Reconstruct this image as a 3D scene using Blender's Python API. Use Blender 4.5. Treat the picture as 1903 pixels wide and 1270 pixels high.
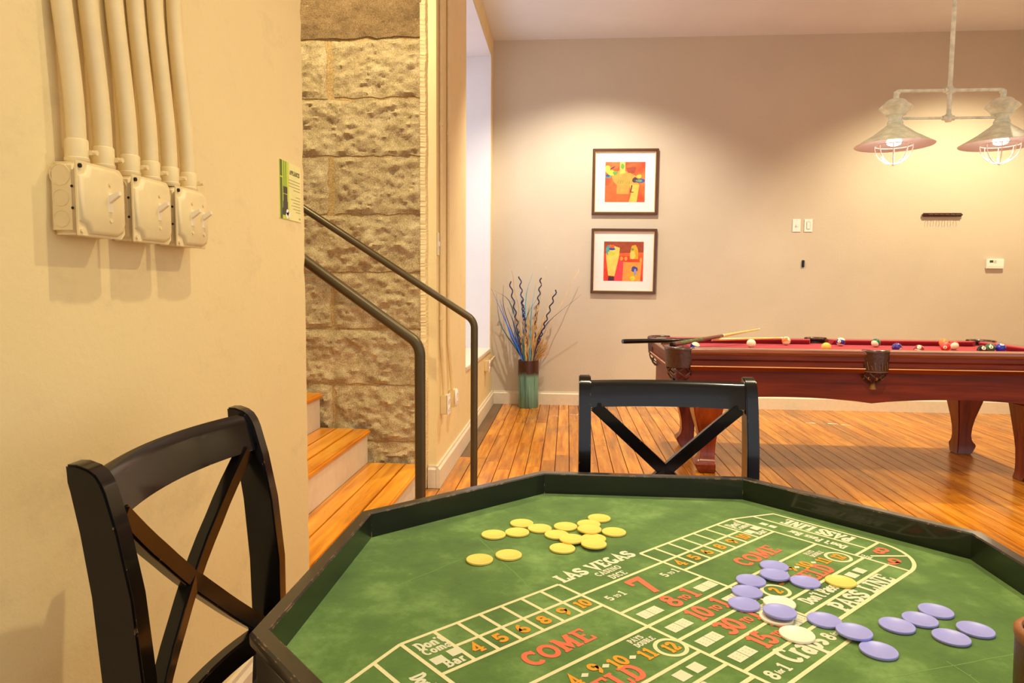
import bpy, bmesh, math, random
from mathutils import Vector, Matrix
from math import sin, cos, pi, radians, sqrt

# ------------------------------------------------------------------ scene, camera, light
for o in list(bpy.data.objects):
    bpy.data.objects.remove(o)
S = bpy.context.scene
COL = S.collection
S.view_settings.view_transform = 'Standard'
S.view_settings.look = 'None'
S.view_settings.gamma = 1.0
S.view_settings.use_curve_mapping = False
S.view_settings.exposure = 0.18

F, YAW, PITCH, ROLL, HCAM = 1290.0, -0.0785, 0.078, 0.0075, 1.10
cam_d = bpy.data.cameras.new('camera')
cam_d.sensor_fit = 'HORIZONTAL'
cam_d.sensor_width = 36.0
cam_d.lens = 36.0 * F / 1903.0
cam_d.clip_start = 0.02
cam = bpy.data.objects.new('camera', cam_d)
COL.objects.link(cam)
fw = Vector((sin(YAW) * cos(PITCH), cos(YAW) * cos(PITCH), -sin(PITCH)))
rt = Vector((cos(YAW), -sin(YAW), 0))
up = rt.cross(fw)
r2 = rt * cos(ROLL) + up * sin(ROLL)
u2 = up * cos(ROLL) - rt * sin(ROLL)
cam.matrix_world = Matrix(((r2.x, u2.x, -fw.x, 0), (r2.y, u2.y, -fw.y, 0), (r2.z, u2.z, -fw.z, HCAM), (0, 0, 0, 1)))
S.camera = cam

world = bpy.data.worlds.new('daylight')
S.world = world
world.use_nodes = True
world.node_tree.nodes['Background'].inputs[0].default_value = (0.98, 0.98, 1.0, 1)
world.node_tree.nodes['Background'].inputs[1].default_value = 1.24

WARM = (1.0, 0.86, 0.56)
NEUTRAL = (1.0, 0.91, 0.76)
# ceiling downlights: x, y, watts, half angle (deg), tilt toward +y (deg)
DOWNLIGHTS = [(0.22, 5.22, 62, 58, 12), (3.35, 5.22, 76, 58, 12), (0.22, 1.15, 24, 62, 0),
              (1.30, 2.45, 46, 62, 0), (-1.15, 2.62, 42, 66, 10)]  # the last, over the stair, is added to brighten the stone
PENDANT_W = 9
RD = random.Random(7)
# daylight outside the deep window in the side wall
sky_d = bpy.data.lights.new('window_daylight', 'AREA')
sky_d.shape = 'RECTANGLE'; sky_d.size = 2.8; sky_d.size_y = 1.9
sky_d.energy = 34; sky_d.color = (0.62, 0.74, 1.0)
sky = bpy.data.objects.new('window_daylight', sky_d); COL.objects.link(sky)
sky.location = (-2.0, 5.56, 2.0); sky.rotation_euler = (0, radians(-90), 0)

# ------------------------------------------------------------------ helpers
def lin(c):
    c = c / 255.0
    return c / 12.92 if c <= 0.04045 else ((c + 0.055) / 1.055) ** 2.4
def rgb(r, g, b):
    return (lin(r), lin(g), lin(b), 1.0)

class NT:
    def __init__(s, name):
        s.m = bpy.data.materials.new(name)
        s.m.use_nodes = True
        s.t = s.m.node_tree
        s.b = s.t.nodes['Principled BSDF']
    def n(s, typ, **kw):
        nd = s.t.nodes.new(typ)
        for k, v in kw.items():
            if hasattr(nd, k) and not k[0].isupper():
                setattr(nd, k, v)
            else:
                nd.inputs[k].default_value = v
        return nd
    def l(s, a, b):
        s.t.links.new(a, b)
    def coord(s, kind='Object', scale=(1, 1, 1)):
        tc = s.n('ShaderNodeTexCoord')
        mp = s.n('ShaderNodeMapping')
        mp.inputs['Scale'].default_value = scale
        s.l(tc.outputs[kind], mp.inputs['Vector'])
        return mp.outputs['Vector']
    def noise(s, vec, scale, detail=4, rough=0.55):
        nd = s.n('ShaderNodeTexNoise')
        nd.inputs['Scale'].default_value = scale
        nd.inputs['Detail'].default_value = detail
        nd.inputs['Roughness'].default_value = rough
        s.l(vec, nd.inputs['Vector'])
        return nd.outputs['Fac']
    def ramp(s, fac, stops):
        nd = s.n('ShaderNodeValToRGB')
        e = nd.color_ramp.elements
        while len(e) < len(stops):
            e.new(0.5)
        for i, (p, c) in enumerate(stops):
            e[i].position = p
            e[i].color = c
        s.l(fac, nd.inputs['Fac'])
        return nd.outputs['Color']
    def mix(s, fac, a, b, typ='MIX'):
        nd = s.n('ShaderNodeMix', data_type='RGBA', blend_type=typ)
        for sock, v in ((nd.inputs[0], fac), (nd.inputs[6], a), (nd.inputs[7], b)):
            if hasattr(v, 'type') and not isinstance(v, (tuple, list, float)):
                s.l(v, sock)
            else:
                sock.default_value = v
        return nd.outputs[2]
    def bump(s, h, strength, dist=0.01):
        nd = s.n('ShaderNodeBump')
        nd.inputs['Strength'].default_value = strength
        nd.inputs['Distance'].default_value = dist
        s.l(h, nd.inputs['Height'])
        s.l(nd.outputs['Normal'], s.b.inputs['Normal'])
    def base(s, c):
        if isinstance(c, tuple):
            s.b.inputs['Base Color'].default_value = c
        else:
            s.l(c, s.b.inputs['Base Color'])
    def set(s, **kw):
        for k, v in kw.items():
            s.b.inputs[k.replace('_', ' ')].default_value = v
        return s

def plain(name, col, rough=0.5, metal=0.0, var=0.0, scale=30.0, bump=0.0, coat=0.0, spec=0.5):
    n = NT(name)
    n.b.inputs['Specular IOR Level'].default_value = spec
    n.b.inputs['Roughness'].default_value = rough
    n.b.inputs['Metallic'].default_value = metal
    if coat:
        n.b.inputs['Coat Weight'].default_value = coat
        n.b.inputs['Coat Roughness'].default_value = 0.12
    v = n.coord()
    f = n.noise(v, scale)
    if var:
        a = tuple(max(0, c * (1 - var)) for c in col[:3]) + (1,)
        b = tuple(min(1, c * (1 + var)) for c in col[:3]) + (1,)
        n.base(n.ramp(f, [(0.3, a), (0.7, b)]))
    else:
        n.base(col)
    if bump:
        n.bump(f, bump)
    return n.m

def plaster(name, col, scuff_shade=0.0):
    n = NT(name)
    n.b.inputs['Roughness'].default_value = 0.62
    v = n.coord()
    f = n.noise(v, 1.7, 5)
    a = tuple(c * 0.93 for c in col[:3]) + (1,)
    c = n.ramp(f, [(0.3, a), (0.65, col)])
    if scuff_shade:  # smears for scuffs and the chair's shadow, put into the colour
        f2 = n.noise(n.coord('Object', (1, 1.4, 2.2)), 3.1, 6, 0.7)
        d = n.ramp(f2, [(0.56, (0, 0, 0, 1)), (0.74, (scuff_shade, scuff_shade, scuff_shade, 1))])
        c = n.mix(d, c, tuple(x * 0.62 for x in col[:3]) + (1,))
    n.base(c)
    fb = n.noise(v, 60, 6, 0.6)
    n.bump(fb, 0.12, 0.01)
    return n.m

def wood(name, c1, c2, c3, rough=0.3, axis='y', scale=1.0, perobj=True, coat=0.0, spots=0.0, worn=0.0, spec=0.5):
    n = NT(name)
    n.b.inputs['Specular IOR Level'].default_value = spec
    n.b.inputs['Roughness'].default_value = rough
    if coat:
        n.b.inputs['Coat Weight'].default_value = coat
        n.b.inputs['Coat Roughness'].default_value = 0.15
    sc = {'x': (2.0, 28, 28), 'y': (28, 2.0, 28), 'z': (28, 28, 2.0)}[axis]
    v = n.coord('Object', tuple(s * scale for s in sc))
    oi = n.n('ShaderNodeObjectInfo')
    if perobj:
        ad = n.n('ShaderNodeVectorMath', operation='ADD')
        sc2 = n.n('ShaderNodeVectorMath', operation='SCALE')
        cx = n.n('ShaderNodeCombineXYZ')
        for i in range(3):
            n.l(oi.outputs['Random'], cx.inputs[i])
        n.l(cx.outputs[0], sc2.inputs[0])
        sc2.inputs['Scale'].default_value = 37.0
        n.l(v, ad.inputs[0]); n.l(sc2.outputs[0], ad.inputs[1])
        v = ad.outputs[0]
    f = n.noise(v, 1.0, 6, 0.62)
    c = n.ramp(f, [(0.28, c1), (0.5, c2), (0.74, c3)])
    if perobj:
        tint = n.ramp(oi.outputs['Random'], [(0.0, (0.62, 0.56, 0.50, 1)), (0.35, (0.95, 0.9, 0.86, 1)), (0.7, (1.0, 1.0, 1.0, 1)), (1.0, (1.12, 1.1, 1.0, 1))])
        c = n.mix(1.0, c, tint, 'MULTIPLY')
    if spots:
        f2 = n.noise(n.coord('Generated' if False else 'Object', (9, 3.2, 9)), 1.6, 7, 0.75)
        d = n.ramp(f2, [(0.60, (0, 0, 0, 1)), (0.68, (spots,) * 3 + (1,))])
        c = n.mix(d, c, (0.05, 0.03, 0.012, 1))
    if worn:
        ge = n.n('ShaderNodeNewGeometry')
        mp = n.n('ShaderNodeMapping'); mp.inputs['Scale'].default_value = (2.4, 0.8, 1)
        n.l(ge.outputs['Position'], mp.inputs['Vector'])
        f3 = n.noise(mp.outputs['Vector'], 1.1, 7, 0.7)
        d = n.ramp(f3, [(0.50, (0, 0, 0, 1)), (0.66, (worn,) * 3 + (1,))])
        c = n.mix(d, c, rgb(120, 92, 58))
    n.base(c)
    n.bump(f, 0.08, 0.004)
    return n.m

def emission(name, col, strength):
    n = NT(name)
    n.base((0.9, 0.9, 0.9, 1))
    n.b.inputs['Emission Color'].default_value = col
    n.b.inputs['Emission Strength'].default_value = strength
    return n.m

class MB:
    def __init__(s):
        s.v, s.f, s.zc = [], [], 0.0
    def add(s, vs, fs):
        o = len(s.v)
        s.v += [tuple(p) for p in vs]
        s.f += [tuple(i + o for i in f) for f in fs]
        return s
    def box(s, x0, x1, y0, y1, z0, z1):
        return s.add([(x0, y0, z0), (x1, y0, z0), (x1, y1, z0), (x0, y1, z0), (x0, y0, z1), (x1, y0, z1), (x1, y1, z1), (x0, y1, z1)],
                     [(0, 3, 2, 1), (4, 5, 6, 7), (0, 1, 5, 4), (1, 2, 6, 5), (2, 3, 7, 6), (3, 0, 4, 7)])
    def prism(s, poly, axis, a0, a1):
        n = len(poly)
        area = sum(poly[i][0] * poly[(i + 1) % n][1] - poly[(i + 1) % n][0] * poly[i][1] for i in range(n))
        if area < 0:
            poly = poly[::-1]
        def P(p, a):
            return {'z': (p[0], p[1], a), 'y': (p[0], a, p[1]), 'x': (a, p[0], p[1])}[axis]
        vs = [P(p, a0) for p in poly] + [P(p, a1) for p in poly]
        fs = [tuple(range(n - 1, -1, -1)), tuple(range(n, 2 * n))] + [(i, (i + 1) % n, (i + 1) % n + n, i + n) for i in range(n)]
        if axis == 'y':
            fs = [f[::-1] for f in fs]
        return s.add(vs, fs)
    def loft(s, rings, caps=True, closed=True):
        n = len(rings[0]); vs = [p for r in rings for p in r]; fs = []
        for k in range(len(rings) - 1):
            for i in range(n if closed else n - 1):
                j = (i + 1) % n
                fs.append((k * n + i, k * n + j, (k + 1) * n + j, (k + 1) * n + i))
        if caps:
            fs += [tuple(range(n - 1, -1, -1)), tuple(range((len(rings) - 1) * n, len(rings) * n))]
        return s.add(vs, fs)
    def tube(s, pts, r, seg=8, caps=True):
        pts = [Vector(p) for p in pts]
        rs = r if isinstance(r, (list, tuple)) else [r] * len(pts)
        rings = []
        t0 = (pts[1] - pts[0]).normalized()
        nrm = t0.orthogonal().normalized()
        for i, p in enumerate(pts):
            t = (pts[min(i + 1, len(pts) - 1)] - pts[max(i - 1, 0)])
            t = t.normalized() if t.length > 1e-9 else t0
            nrm = (nrm - t * nrm.dot(t))
            nrm = nrm.normalized() if nrm.length > 1e-6 else t.orthogonal().normalized()
            b = t.cross(nrm)
            rings.append([p + (nrm * cos(2 * pi * k / seg) + b * sin(2 * pi * k / seg)) * rs[i] for k in range(seg)])
        return s.loft(rings, caps)
    def bar(s, pts, w, h, upv=(0, 0, 1)):
        """rectangular section swept along pts; w across, h along upv"""
        pts = [Vector(p) for p in pts]; upv = Vector(upv); rings = []
        for i, p in enumerate(pts):
            t = (pts[min(i + 1, len(pts) - 1)] - pts[max(i - 1, 0)]).normalized()
            sd = t.cross(upv).normalized(); u = sd.cross(t).normalized()
            rings.append([p - sd * w / 2 - u * h / 2, p + sd * w / 2 - u * h / 2, p + sd * w / 2 + u * h / 2, p - sd * w / 2 + u * h / 2])
        return s.loft(rings)
    def lathe(s, prof, seg=24, c=(0, 0, 0), capb=True, capt=True):
        rings = [[(c[0] + r * cos(2 * pi * k / seg), c[1] + r * sin(2 * pi * k / seg), c[2] + z) for k in range(seg)] for r, z in prof]
        n = seg; vs = [p for r in rings for p in r]; fs = []
        for k in range(len(rings) - 1):
            for i in range(n):
                j = (i + 1) % n
                fs.append((k * n + i, k * n + j, (k + 1) * n + j, (k + 1) * n + i))
        if capb: fs.append(tuple(range(n - 1, -1, -1)))
        if capt: fs.append(tuple(range((len(rings) - 1) * n, len(rings) * n)))
        return s.add(vs, fs)
    def sphere(s, c, r, seg=16, rings=10):
        prof = [(max(1e-5, r * sin(pi * k / rings)), -r * cos(pi * k / rings)) for k in range(rings + 1)]
        return s.lathe(prof, seg, c)
    def strip(s, pts, w, z=0.0, M=None):
        """flat ribbon in the xy plane along 2-D points"""
        n = len(pts)
        L, R = [], []
        for i in range(n):
            p = Vector(pts[i]).to_2d()
            a = Vector(pts[max(i - 1, 0)]).to_2d(); b = Vector(pts[min(i + 1, n - 1)]).to_2d()
            d1 = (p - a); d2 = (b - p)
            if d1.length < 1e-9: d1 = d2
            if d2.length < 1e-9: d2 = d1
            d1 = d1.normalized(); d2 = d2.normalized()
            t = d1 + d2
            t = t.normalized() if t.length > 1e-6 else d1
            m = Vector((-t.y, t.x)); k = max(0.45, m.dot(Vector((-d1.y, d1.x))))
            L.append(p + m * (w / 2 / k)); R.append(p - m * (w / 2 / k))
        s.zc += 1.5e-6; z = z + s.zc
        vs = [(q.x, q.y, z) for q in R] + [(q.x, q.y, z) for q in L]
        return s.add(vs, [(i, i + 1, n + i + 1, n + i) for i in range(n - 1)])
    def xf(s, M):
        s.v = [tuple(M @ Vector(p)) for p in s.v]
        return s
    def build(s, name, mat, parent=None, loc=None, smooth=None, bevel=0.0, seg=2, fix=False):
        me = bpy.data.meshes.new(name)
        me.from_pydata(s.v, [], s.f)
        if bevel or fix:
            bm = bmesh.new(); bm.from_mesh(me)
            if fix:
                bmesh.ops.recalc_face_normals(bm, faces=bm.faces)
            if bevel:
                bm.normal_update()
                es = [e for e in bm.edges if len(e.link_faces) == 2 and e.calc_face_angle(0) > 0.6]
                bmesh.ops.bevel(bm, geom=es, offset=bevel, segments=seg, affect='EDGES', clamp_overlap=True)
            bm.to_mesh(me); bm.free()
        for m in (mat if isinstance(mat, (list, tuple)) else [mat]):
            me.materials.append(m)
        if smooth is not None:
            me.polygons.foreach_set('use_smooth', [True] * len(me.polygons))
            me.set_sharp_from_angle(angle=radians(smooth))
        me.update()
        o = bpy.data.objects.new(name, me)
        COL.objects.link(o)
        if parent is not None:
            o.parent = parent
        if loc is not None:
            o.location = loc
        return o

def tag(o, label=None, cat=None, group=None, kind=None):
    if label: o['label'] = label
    if cat: o['category'] = cat
    if group: o['group'] = group
    if kind: o['kind'] = kind
    return o
def thing(name, label, cat, loc=(0, 0, 0), rz=0.0, group=None):
    o = bpy.data.objects.new(name, None)
    COL.objects.link(o)
    o.empty_display_size = 0.1
    o.location = loc
    o.rotation_euler = (0, 0, rz)
    return tag(o, label, cat, group)
def copy_tree(o, parent=None):
    c = o.copy(); COL.objects.link(c); c.parent = parent
    for ch in list(o.children):
        copy_tree(ch, c)
    return c
def bez(p0, p1, p2, n=10):
    return [tuple((1 - t) ** 2 * a + 2 * t * (1 - t) * b + t * t * c for a, b, c in zip(p0, p1, p2)) for t in [k / n for k in range(n + 1)]]

# ------------------------------------------------------------------ stroke lettering (slab style)
def arc(cx, cy, rx, ry, a0, a1, n=14):
    return [(cx + rx * cos(radians(a0 + (a1 - a0) * k / n)), cy + ry * sin(radians(a0 + (a1 - a0) * k / n))) for k in range(n + 1)]
SF = 0.62      # serif weight relative to stem
def ser(x0, x1, y): return ('s', [(x0, y), (x1, y)])
GL = {
 'L': (.78, [[(.25, 0), (.25, 1)], ser(.04, .46, .06), ser(.04, .46, .94), ('s', [(.04, .06), (.76, .06)]), ('s', [(.70, .03), (.70, .34)])]),
 'A': (.92, [[(.16, .05), (.46, .97), (.76, .05)], ('s', [(.27, .34), (.66, .34)]), ser(.0, .34, .06), ser(.58, .92, .06)]),
 'S': (.76, [arc(.38, .72, .25, .19, 20, 270, 12) + arc(.38, .28, .25, .19, 90, -160, 12)[1:], ('s', [(.62, .68), (.62, .95)]), ('s', [(.13, .05), (.13, .32)])]),
 'V': (.92, [[(.14, .95), (.46, .04), (.78, .95)], ser(.0, .34, .94), ser(.60, .92, .94)]),
 'E': (.80, [[(.25, 0), (.25, 1)], ('s', [(.04, .94), (.74, .94)]), ('s', [(.04, .06), (.76, .06)]), ('s', [(.25, .5), (.56, .5)]), ('s', [(.70, .98), (.70, .72)]), ('s', [(.71, .02), (.71, .3)])]),
 'F': (.76, [[(.25, 0), (.25, 1)], ('s', [(.04, .94), (.72, .94)]), ser(.04, .48, .06), ('s', [(.25, .5), (.56, .5)]), ('s', [(.68, .98), (.68, .7)])]),
 'G': (.90, [arc(.46, .5, .32, .40, 50, 330, 18), ('s', [(.52, .40), (.86, .40)]), [(.74, .05), (.74, .42)]]),
 'C': (.84, [arc(.46, .5, .32, .40, 48, 312, 18), ('s', [(.70, .66), (.70, .96)])]),
 'O': (.94, [arc(.47, .5, .34, .40, 0, 360, 24)]),
 'M': (1.10, [[(.22, .0), (.22, 1)], [(.88, 0), (.88, 1)], [(.22, .92), (.55, .25), (.88, .92)], ser(.02, .40, .06), ser(.70, 1.08, .06), ser(.04, .3, .94), ser(.8, 1.06, .94)]),
 'I': (.50, [[(.25, 0), (.25, 1)], ser(.04, .46, .06), ser(.04, .46, .94)]),
 'N': (.96, [('s', [(.20, 0), (.20, 1)]), ('s', [(.76, 0), (.76, 1)]), [(.20, .95), (.76, .05)], ser(.0, .40, .06), ser(.0, .3, .94), ser(.58, .96, .94)]),
 'D': (.90, [[(.25, 0), (.25, 1)], [(.25, .93)] + arc(.40, .5, .36, .43, 90, -90, 16) + [(.25, .07)], ser(.04, .4, .06), ser(.04, .4, .94)]),
 'P': (.82, [[(.25, 0), (.25, 1)], [(.25, .93)] + arc(.42, .68, .27, .25, 90, -90, 12) + [(.25, .43)], ser(.04, .50, .06), ser(.04, .4, .94)]),
 'B': (.84, [[(.25, 0), (.25, 1)], [(.25, .93)] + arc(.42, .72, .24, .21, 90, -90, 10) + [(.25, .51)], [(.25, .51)] + arc(.44, .29, .27, .22, 90, -90, 10) + [(.25, .07)], ser(.04, .4, .06), ser(.04, .4, .94)]),
 'R': (.88, [[(.25, 0), (.25, 1)], [(.25, .93)] + arc(.42, .70, .25, .23, 90, -90, 12) + [(.25, .47)], [(.42, .47), (.70, .08)], ser(.04, .46, .06), ser(.04, .4, .94), ser(.6, .88, .06)]),
 'T': (.80, [[(.40, 0), (.40, 1)], ('s', [(.06, .94), (.74, .94)]), ser(.2, .6, .06), ('s', [(.09, .98), (.09, .7)]), ('s', [(.71, .98), (.71, .7)])]),
 'U': (.9, [[(.22, .95), (.22, .35)] + arc(.45, .34, .23, .27, 180, 360, 12) + [(.68, .95)], ser(.02, .4, .94), ser(.5, .88, .94)]),
 'Y': (.88, [[(.14, .95), (.44, .48), (.74, .95)], [(.44, .5), (.44, 0)], ser(.24, .64, .06), ser(.0, .3, .94), ser(.58, .88, .94)]),
 '0': (.84, [arc(.42, .5, .28, .41, 0, 360, 24)]),
 '1': (.60, [[(.32, 0), (.32, 1)], ser(.06, .58, .06), ('s', [(.06, .78), (.32, .94)])]),
 '2': (.78, [arc(.38, .70, .26, .22, 170, -30, 12) + [(.14, .1)], ('s', [(.08, .07), (.72, .07)]), ('s', [(.68, .04), (.68, .26)])]),
 '3': (.76, [arc(.36, .73, .25, .19, 160, -90, 12), arc(.36, .29, .28, .22, 90, -160, 14)]),
 '4': (.82, [[(.54, 0), (.54, .98), (.10, .34)], ('s', [(.06, .32), (.78, .32)]), ser(.34, .74, .06)]),
 '5': (.76, [[(.62, .93), (.20, .93), (.17, .55)] + arc(.38, .33, .27, .25, 115, -160, 14)]),
 '6': (.80, [arc(.56, .54, .40, .42, 100, 180, 8) + arc(.40, .32, .25, .24, 180, 540, 20)]),
 '7': (.78, [[(.08, .92), (.70, .92), (.34, .0)], ('s', [(.10, .98), (.10, .66)])]),
 '8': (.80, [arc(.40, .73, .22, .19, 0, 360, 18), arc(.40, .29, .27, .23, 0, 360, 18)]),
 '9': (.80, [arc(.24, .46, .40, .42, -80, 0, 8) + arc(.40, .68, .25, .24, 0, 360, 20)]),
 'o': (.66, [arc(.33, .33, .22, .26, 0, 360, 18)]),
 'n': (.74, [[(.20, 0), (.20, .64)], [(.20, .42)] + arc(.40, .40, .18, .20, 150, 0, 8) + [(.58, 0)], ser(.04, .36, .05), ser(.46, .74, .05)]),
 't': (.50, [[(.24, .88), (.24, .2)] + arc(.38, .18, .14, .13, 180, 320, 6), ('s', [(.06, .62), (.46, .62)])]),
 'm': (1.06, [[(.20, 0), (.20, .64)], arc(.36, .40, .17, .20, 160, 0, 8) + [(.53, 0)], arc(.70, .40, .17, .20, 160, 0, 8) + [(.87, 0)], ser(.04, .34, .05), ser(.76, 1.04, .05)]),
 'e': (.66, [[(.14, .35), (.54, .35)] + arc(.34, .33, .21, .26, 10, 310, 14)]),
 'a': (.68, [arc(.30, .20, .17, .16, 0, 360, 14), [(.52, 0), (.52, .40)] + arc(.34, .42, .18, .18, 0, 150, 8)]),
 'r': (.58, [[(.20, 0), (.20, .64)], [(.20, .40)] + arc(.40, .38, .18, .20, 150, 50, 6), ser(.04, .38, .05)]),
 'p': (.72, [[(.20, -.28), (.20, .64)], arc(.40, .33, .22, .26, 0, 360, 16), ser(.04, .38, -.25)]),
 's': (.58, [arc(.29, .46, .17, .13, 30, 270, 8) + arc(.29, .20, .17, .13, 90, -150, 8)[1:]]),
 'f': (.48, [[(.22, 0), (.22, .7)] + arc(.36, .74, .14, .14, 180, 60, 6), ('s', [(.06, .58), (.44, .58)]), ser(.06, .4, .05)]),
 "'": (.26, [[(.13, .95), (.12, .72)]]),
 '.': (.34, [[(.06, .46), (.28, .46)]]),
 ' ': (.38, []),
}
def text_width(txt, h, sx=1.0):
    return sum(GL[c][0] for c in txt) * h * sx
def text(mb, txt, x, y, h, ang=0.0, sx=1.0, wt=0.19, align='c', z=0.0):
    """letters in the xy plane, baseline centre (or start) at x, y"""
    W = text_width(txt, h, sx)
    ox = {'c': -W / 2, 'l': 0.0, 'r': -W}[align]
    ca, sa = cos(ang), sin(ang)
    for ch in txt:
        adv, strokes = GL[ch]
        for st in strokes:
            k = wt
            if isinstance(st, tuple):
                k = wt * SF; st = st[1]
            pts = []
            for px, py in st:
                a, b = ox + px * h * sx, py * h
                pts.append((x + a * ca - b * sa, y + a * sa + b * ca))
            mb.strip(pts, k * h, z)
        ox += adv * h * sx

# ------------------------------------------------------------------ materials
M = {}
M['greige'] = plaster('greige_wall_paint', rgb(204, 190, 166))
M['cream'] = plaster('warm_lit_wall_tone', rgb(234, 212, 154), 0.35)  # yellower than the back wall: warm light put into the colour
M['ceiling'] = plaster('ceiling_paint', rgb(228, 232, 234))
M['trim'] = plain('cream_trim_paint', rgb(224, 208, 178), 0.45, var=0.04)
M['pipe'] = plain('cream_pipe_paint', rgb(230, 208, 152), 0.42, var=0.05, scale=20)
M['toggle'] = plain('switch_toggle_paint', rgb(244, 228, 190), 0.35)
M['hole'] = plain('dark_hole', rgb(30, 22, 14), 0.9)
M['white'] = plain('white_plastic', rgb(240, 234, 222), 0.4)
def lacquer(name, col, rough, coat, spec, wear_col, thr):
    n = NT(name)
    n.b.inputs['Roughness'].default_value = rough
    n.b.inputs['Specular IOR Level'].default_value = spec
    n.b.inputs['Coat Weight'].default_value = coat
    n.b.inputs['Coat Roughness'].default_value = 0.10
    v = n.coord()
    # rubbed edges: where the rounded normal departs from the face normal, broken up by noise
    bv = n.n('ShaderNodeBevel', samples=4); bv.inputs['Radius'].default_value = 0.0022
    ge = n.n('ShaderNodeNewGeometry')
    dt = n.n('ShaderNodeVectorMath', operation='DOT_PRODUCT')
    n.l(bv.outputs[0], dt.inputs[0]); n.l(ge.outputs['Normal'], dt.inputs[1])
    ed = n.ramp(dt.outputs['Value'], [(0.90, (1, 1, 1, 1)), (0.97, (0, 0, 0, 1))])
    ns = n.ramp(n.noise(v, 46, 5, 0.7), [(thr, (0, 0, 0, 1)), (thr + 0.05, (1, 1, 1, 1))])
    m = n.mix(1.0, ed, ns, 'MULTIPLY')
    f = n.noise(v, 16)
    base = n.ramp(f, [(0.3, tuple(c * 0.7 for c in col[:3]) + (1,)), (0.7, tuple(c * 1.3 for c in col[:3]) + (1,))])
    n.base(n.mix(m, base, wear_col))
    return n.m
M['black'] = lacquer('black_lacquer', rgb(12, 8, 6), 0.26, 0.40, 0.20, rgb(176, 140, 96), 0.63)
M['rail'] = lacquer('dark_rail_lacquer', rgb(15, 11, 9), 0.36, 0.65, 0.40, rgb(186, 144, 110), 0.53)
M['olive_metal'] = plain('olive_brown_metal', rgb(86, 74, 48), 0.38, 0.55, var=0.12, scale=8)
M['floor'] = wood('honey_pine_plank', rgb(156, 82, 10), rgb(208, 130, 26), rgb(236, 168, 60), 0.24, 'y', 1.0, True, 0.22, 0.6, 0.6, spec=0.4)
M['floor_dark'] = wood('worn_border_plank', rgb(84, 62, 40), rgb(120, 90, 58), rgb(150, 112, 70), 0.35, 'y', 1.0, True, 0.1, 0.3)
M['tread'] = wood('stair_tread_pine', rgb(180, 98, 10), rgb(224, 146, 28), rgb(242, 176, 56), 0.30, 'y', 1.0, True, 0.2, 0.8)
M['gap'] = plain('dark_floor_gap', rgb(40, 24, 12), 0.9)
M['mahogany'] = wood('mahogany_veneer', rgb(78, 24, 3), rgb(106, 36, 5), rgb(134, 52, 9), 0.40, 'x', 0.8, False, 0.0, spec=0.22)
M['mahogany_leg'] = wood('mahogany_leg', rgb(84, 27, 5), rgb(122, 44, 9), rgb(148, 62, 16), 0.26, 'z', 0.8, False, 0.1, spec=0.35)
M['rail_wood'] = wood('pool_rail_wood', rgb(96, 40, 18), rgb(126, 60, 30), rgb(150, 82, 44), 0.2, 'x', 0.8, False, 0.8)
M['bead'] = wood('bead_highlight', rgb(206, 136, 84), rgb(228, 166, 112), rgb(240, 190, 140), 0.2, 'x', 0.8, False, 0.5)  # pale tone paints the highlight along the moulding edge
M['redcloth'] = plain('red_billiard_cloth', rgb(158, 42, 54), 0.9, var=0.06, scale=200)
M['leather'] = plain('dark_brown_leather', rgb(62, 30, 20), 0.32, var=0.3, scale=60, bump=0.25, coat=0.3)
M['frame'] = plain('walnut_frame', rgb(84, 50, 22), 0.32, var=0.15, scale=25)
M['gilt'] = plain('gilt_lip', rgb(214, 176, 110), 0.3, 0.3)
M['mat'] = plain('picture_mat', rgb(240, 226, 220), 0.75)
M['galv'] = plain('pale_galvanised_enamel', rgb(232, 234, 208), 0.36, 0.0, var=0.22, scale=22)
M['shade_in'] = plain('shade_inside', rgb(206, 204, 210), 0.5)
M['cage'] = plain('cage_wire', rgb(244, 232, 224), 0.3)
M['bulb'] = emission('lit_bulb', (1.0, 0.88, 0.72, 1), 7.0)
M['lens'] = emission('downlight_lens', (1.0, 0.84, 0.6, 1), 6.0)

def felt_mat():
    n = NT('green_felt')
    n.b.inputs['Roughness'].default_value = 0.95
    v = n.coord()
    f = n.noise(v, 9, 7, 0.7)
    c = n.ramp(f, [(0.3, rgb(64, 98, 32)), (0.5, rgb(82, 120, 42)), (0.72, rgb(124, 160, 84))])
    sp = n.noise(v, 140, 2)
    d = n.ramp(sp, [(0.74, (0, 0, 0, 1)), (0.80, (0.55, 0.55, 0.55, 1))])
    c = n.mix(d, c, rgb(150, 176, 110))
    n.base(c)
    n.bump(n.noise(v, 900, 2), 0.25, 0.002)
    n.b.inputs['Sheen Weight'].default_value = 0.15
    return n.m
M['felt'] = felt_mat()
M['p_white'] = plain('print_cream', rgb(222, 218, 168), 0.9, var=0.05, scale=300)
M['p_white2'] = plain('print_pale', rgb(214, 216, 184), 0.9)
M['p_red'] = plain('print_coral', rgb(232, 112, 78), 0.9, var=0.04, scale=300)
M['p_orange'] = plain('print_orange', rgb(238, 154, 40), 0.9, var=0.04, scale=300)
M['p_green'] = plain('print_pip_green', rgb(186, 196, 150), 0.9)

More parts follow.
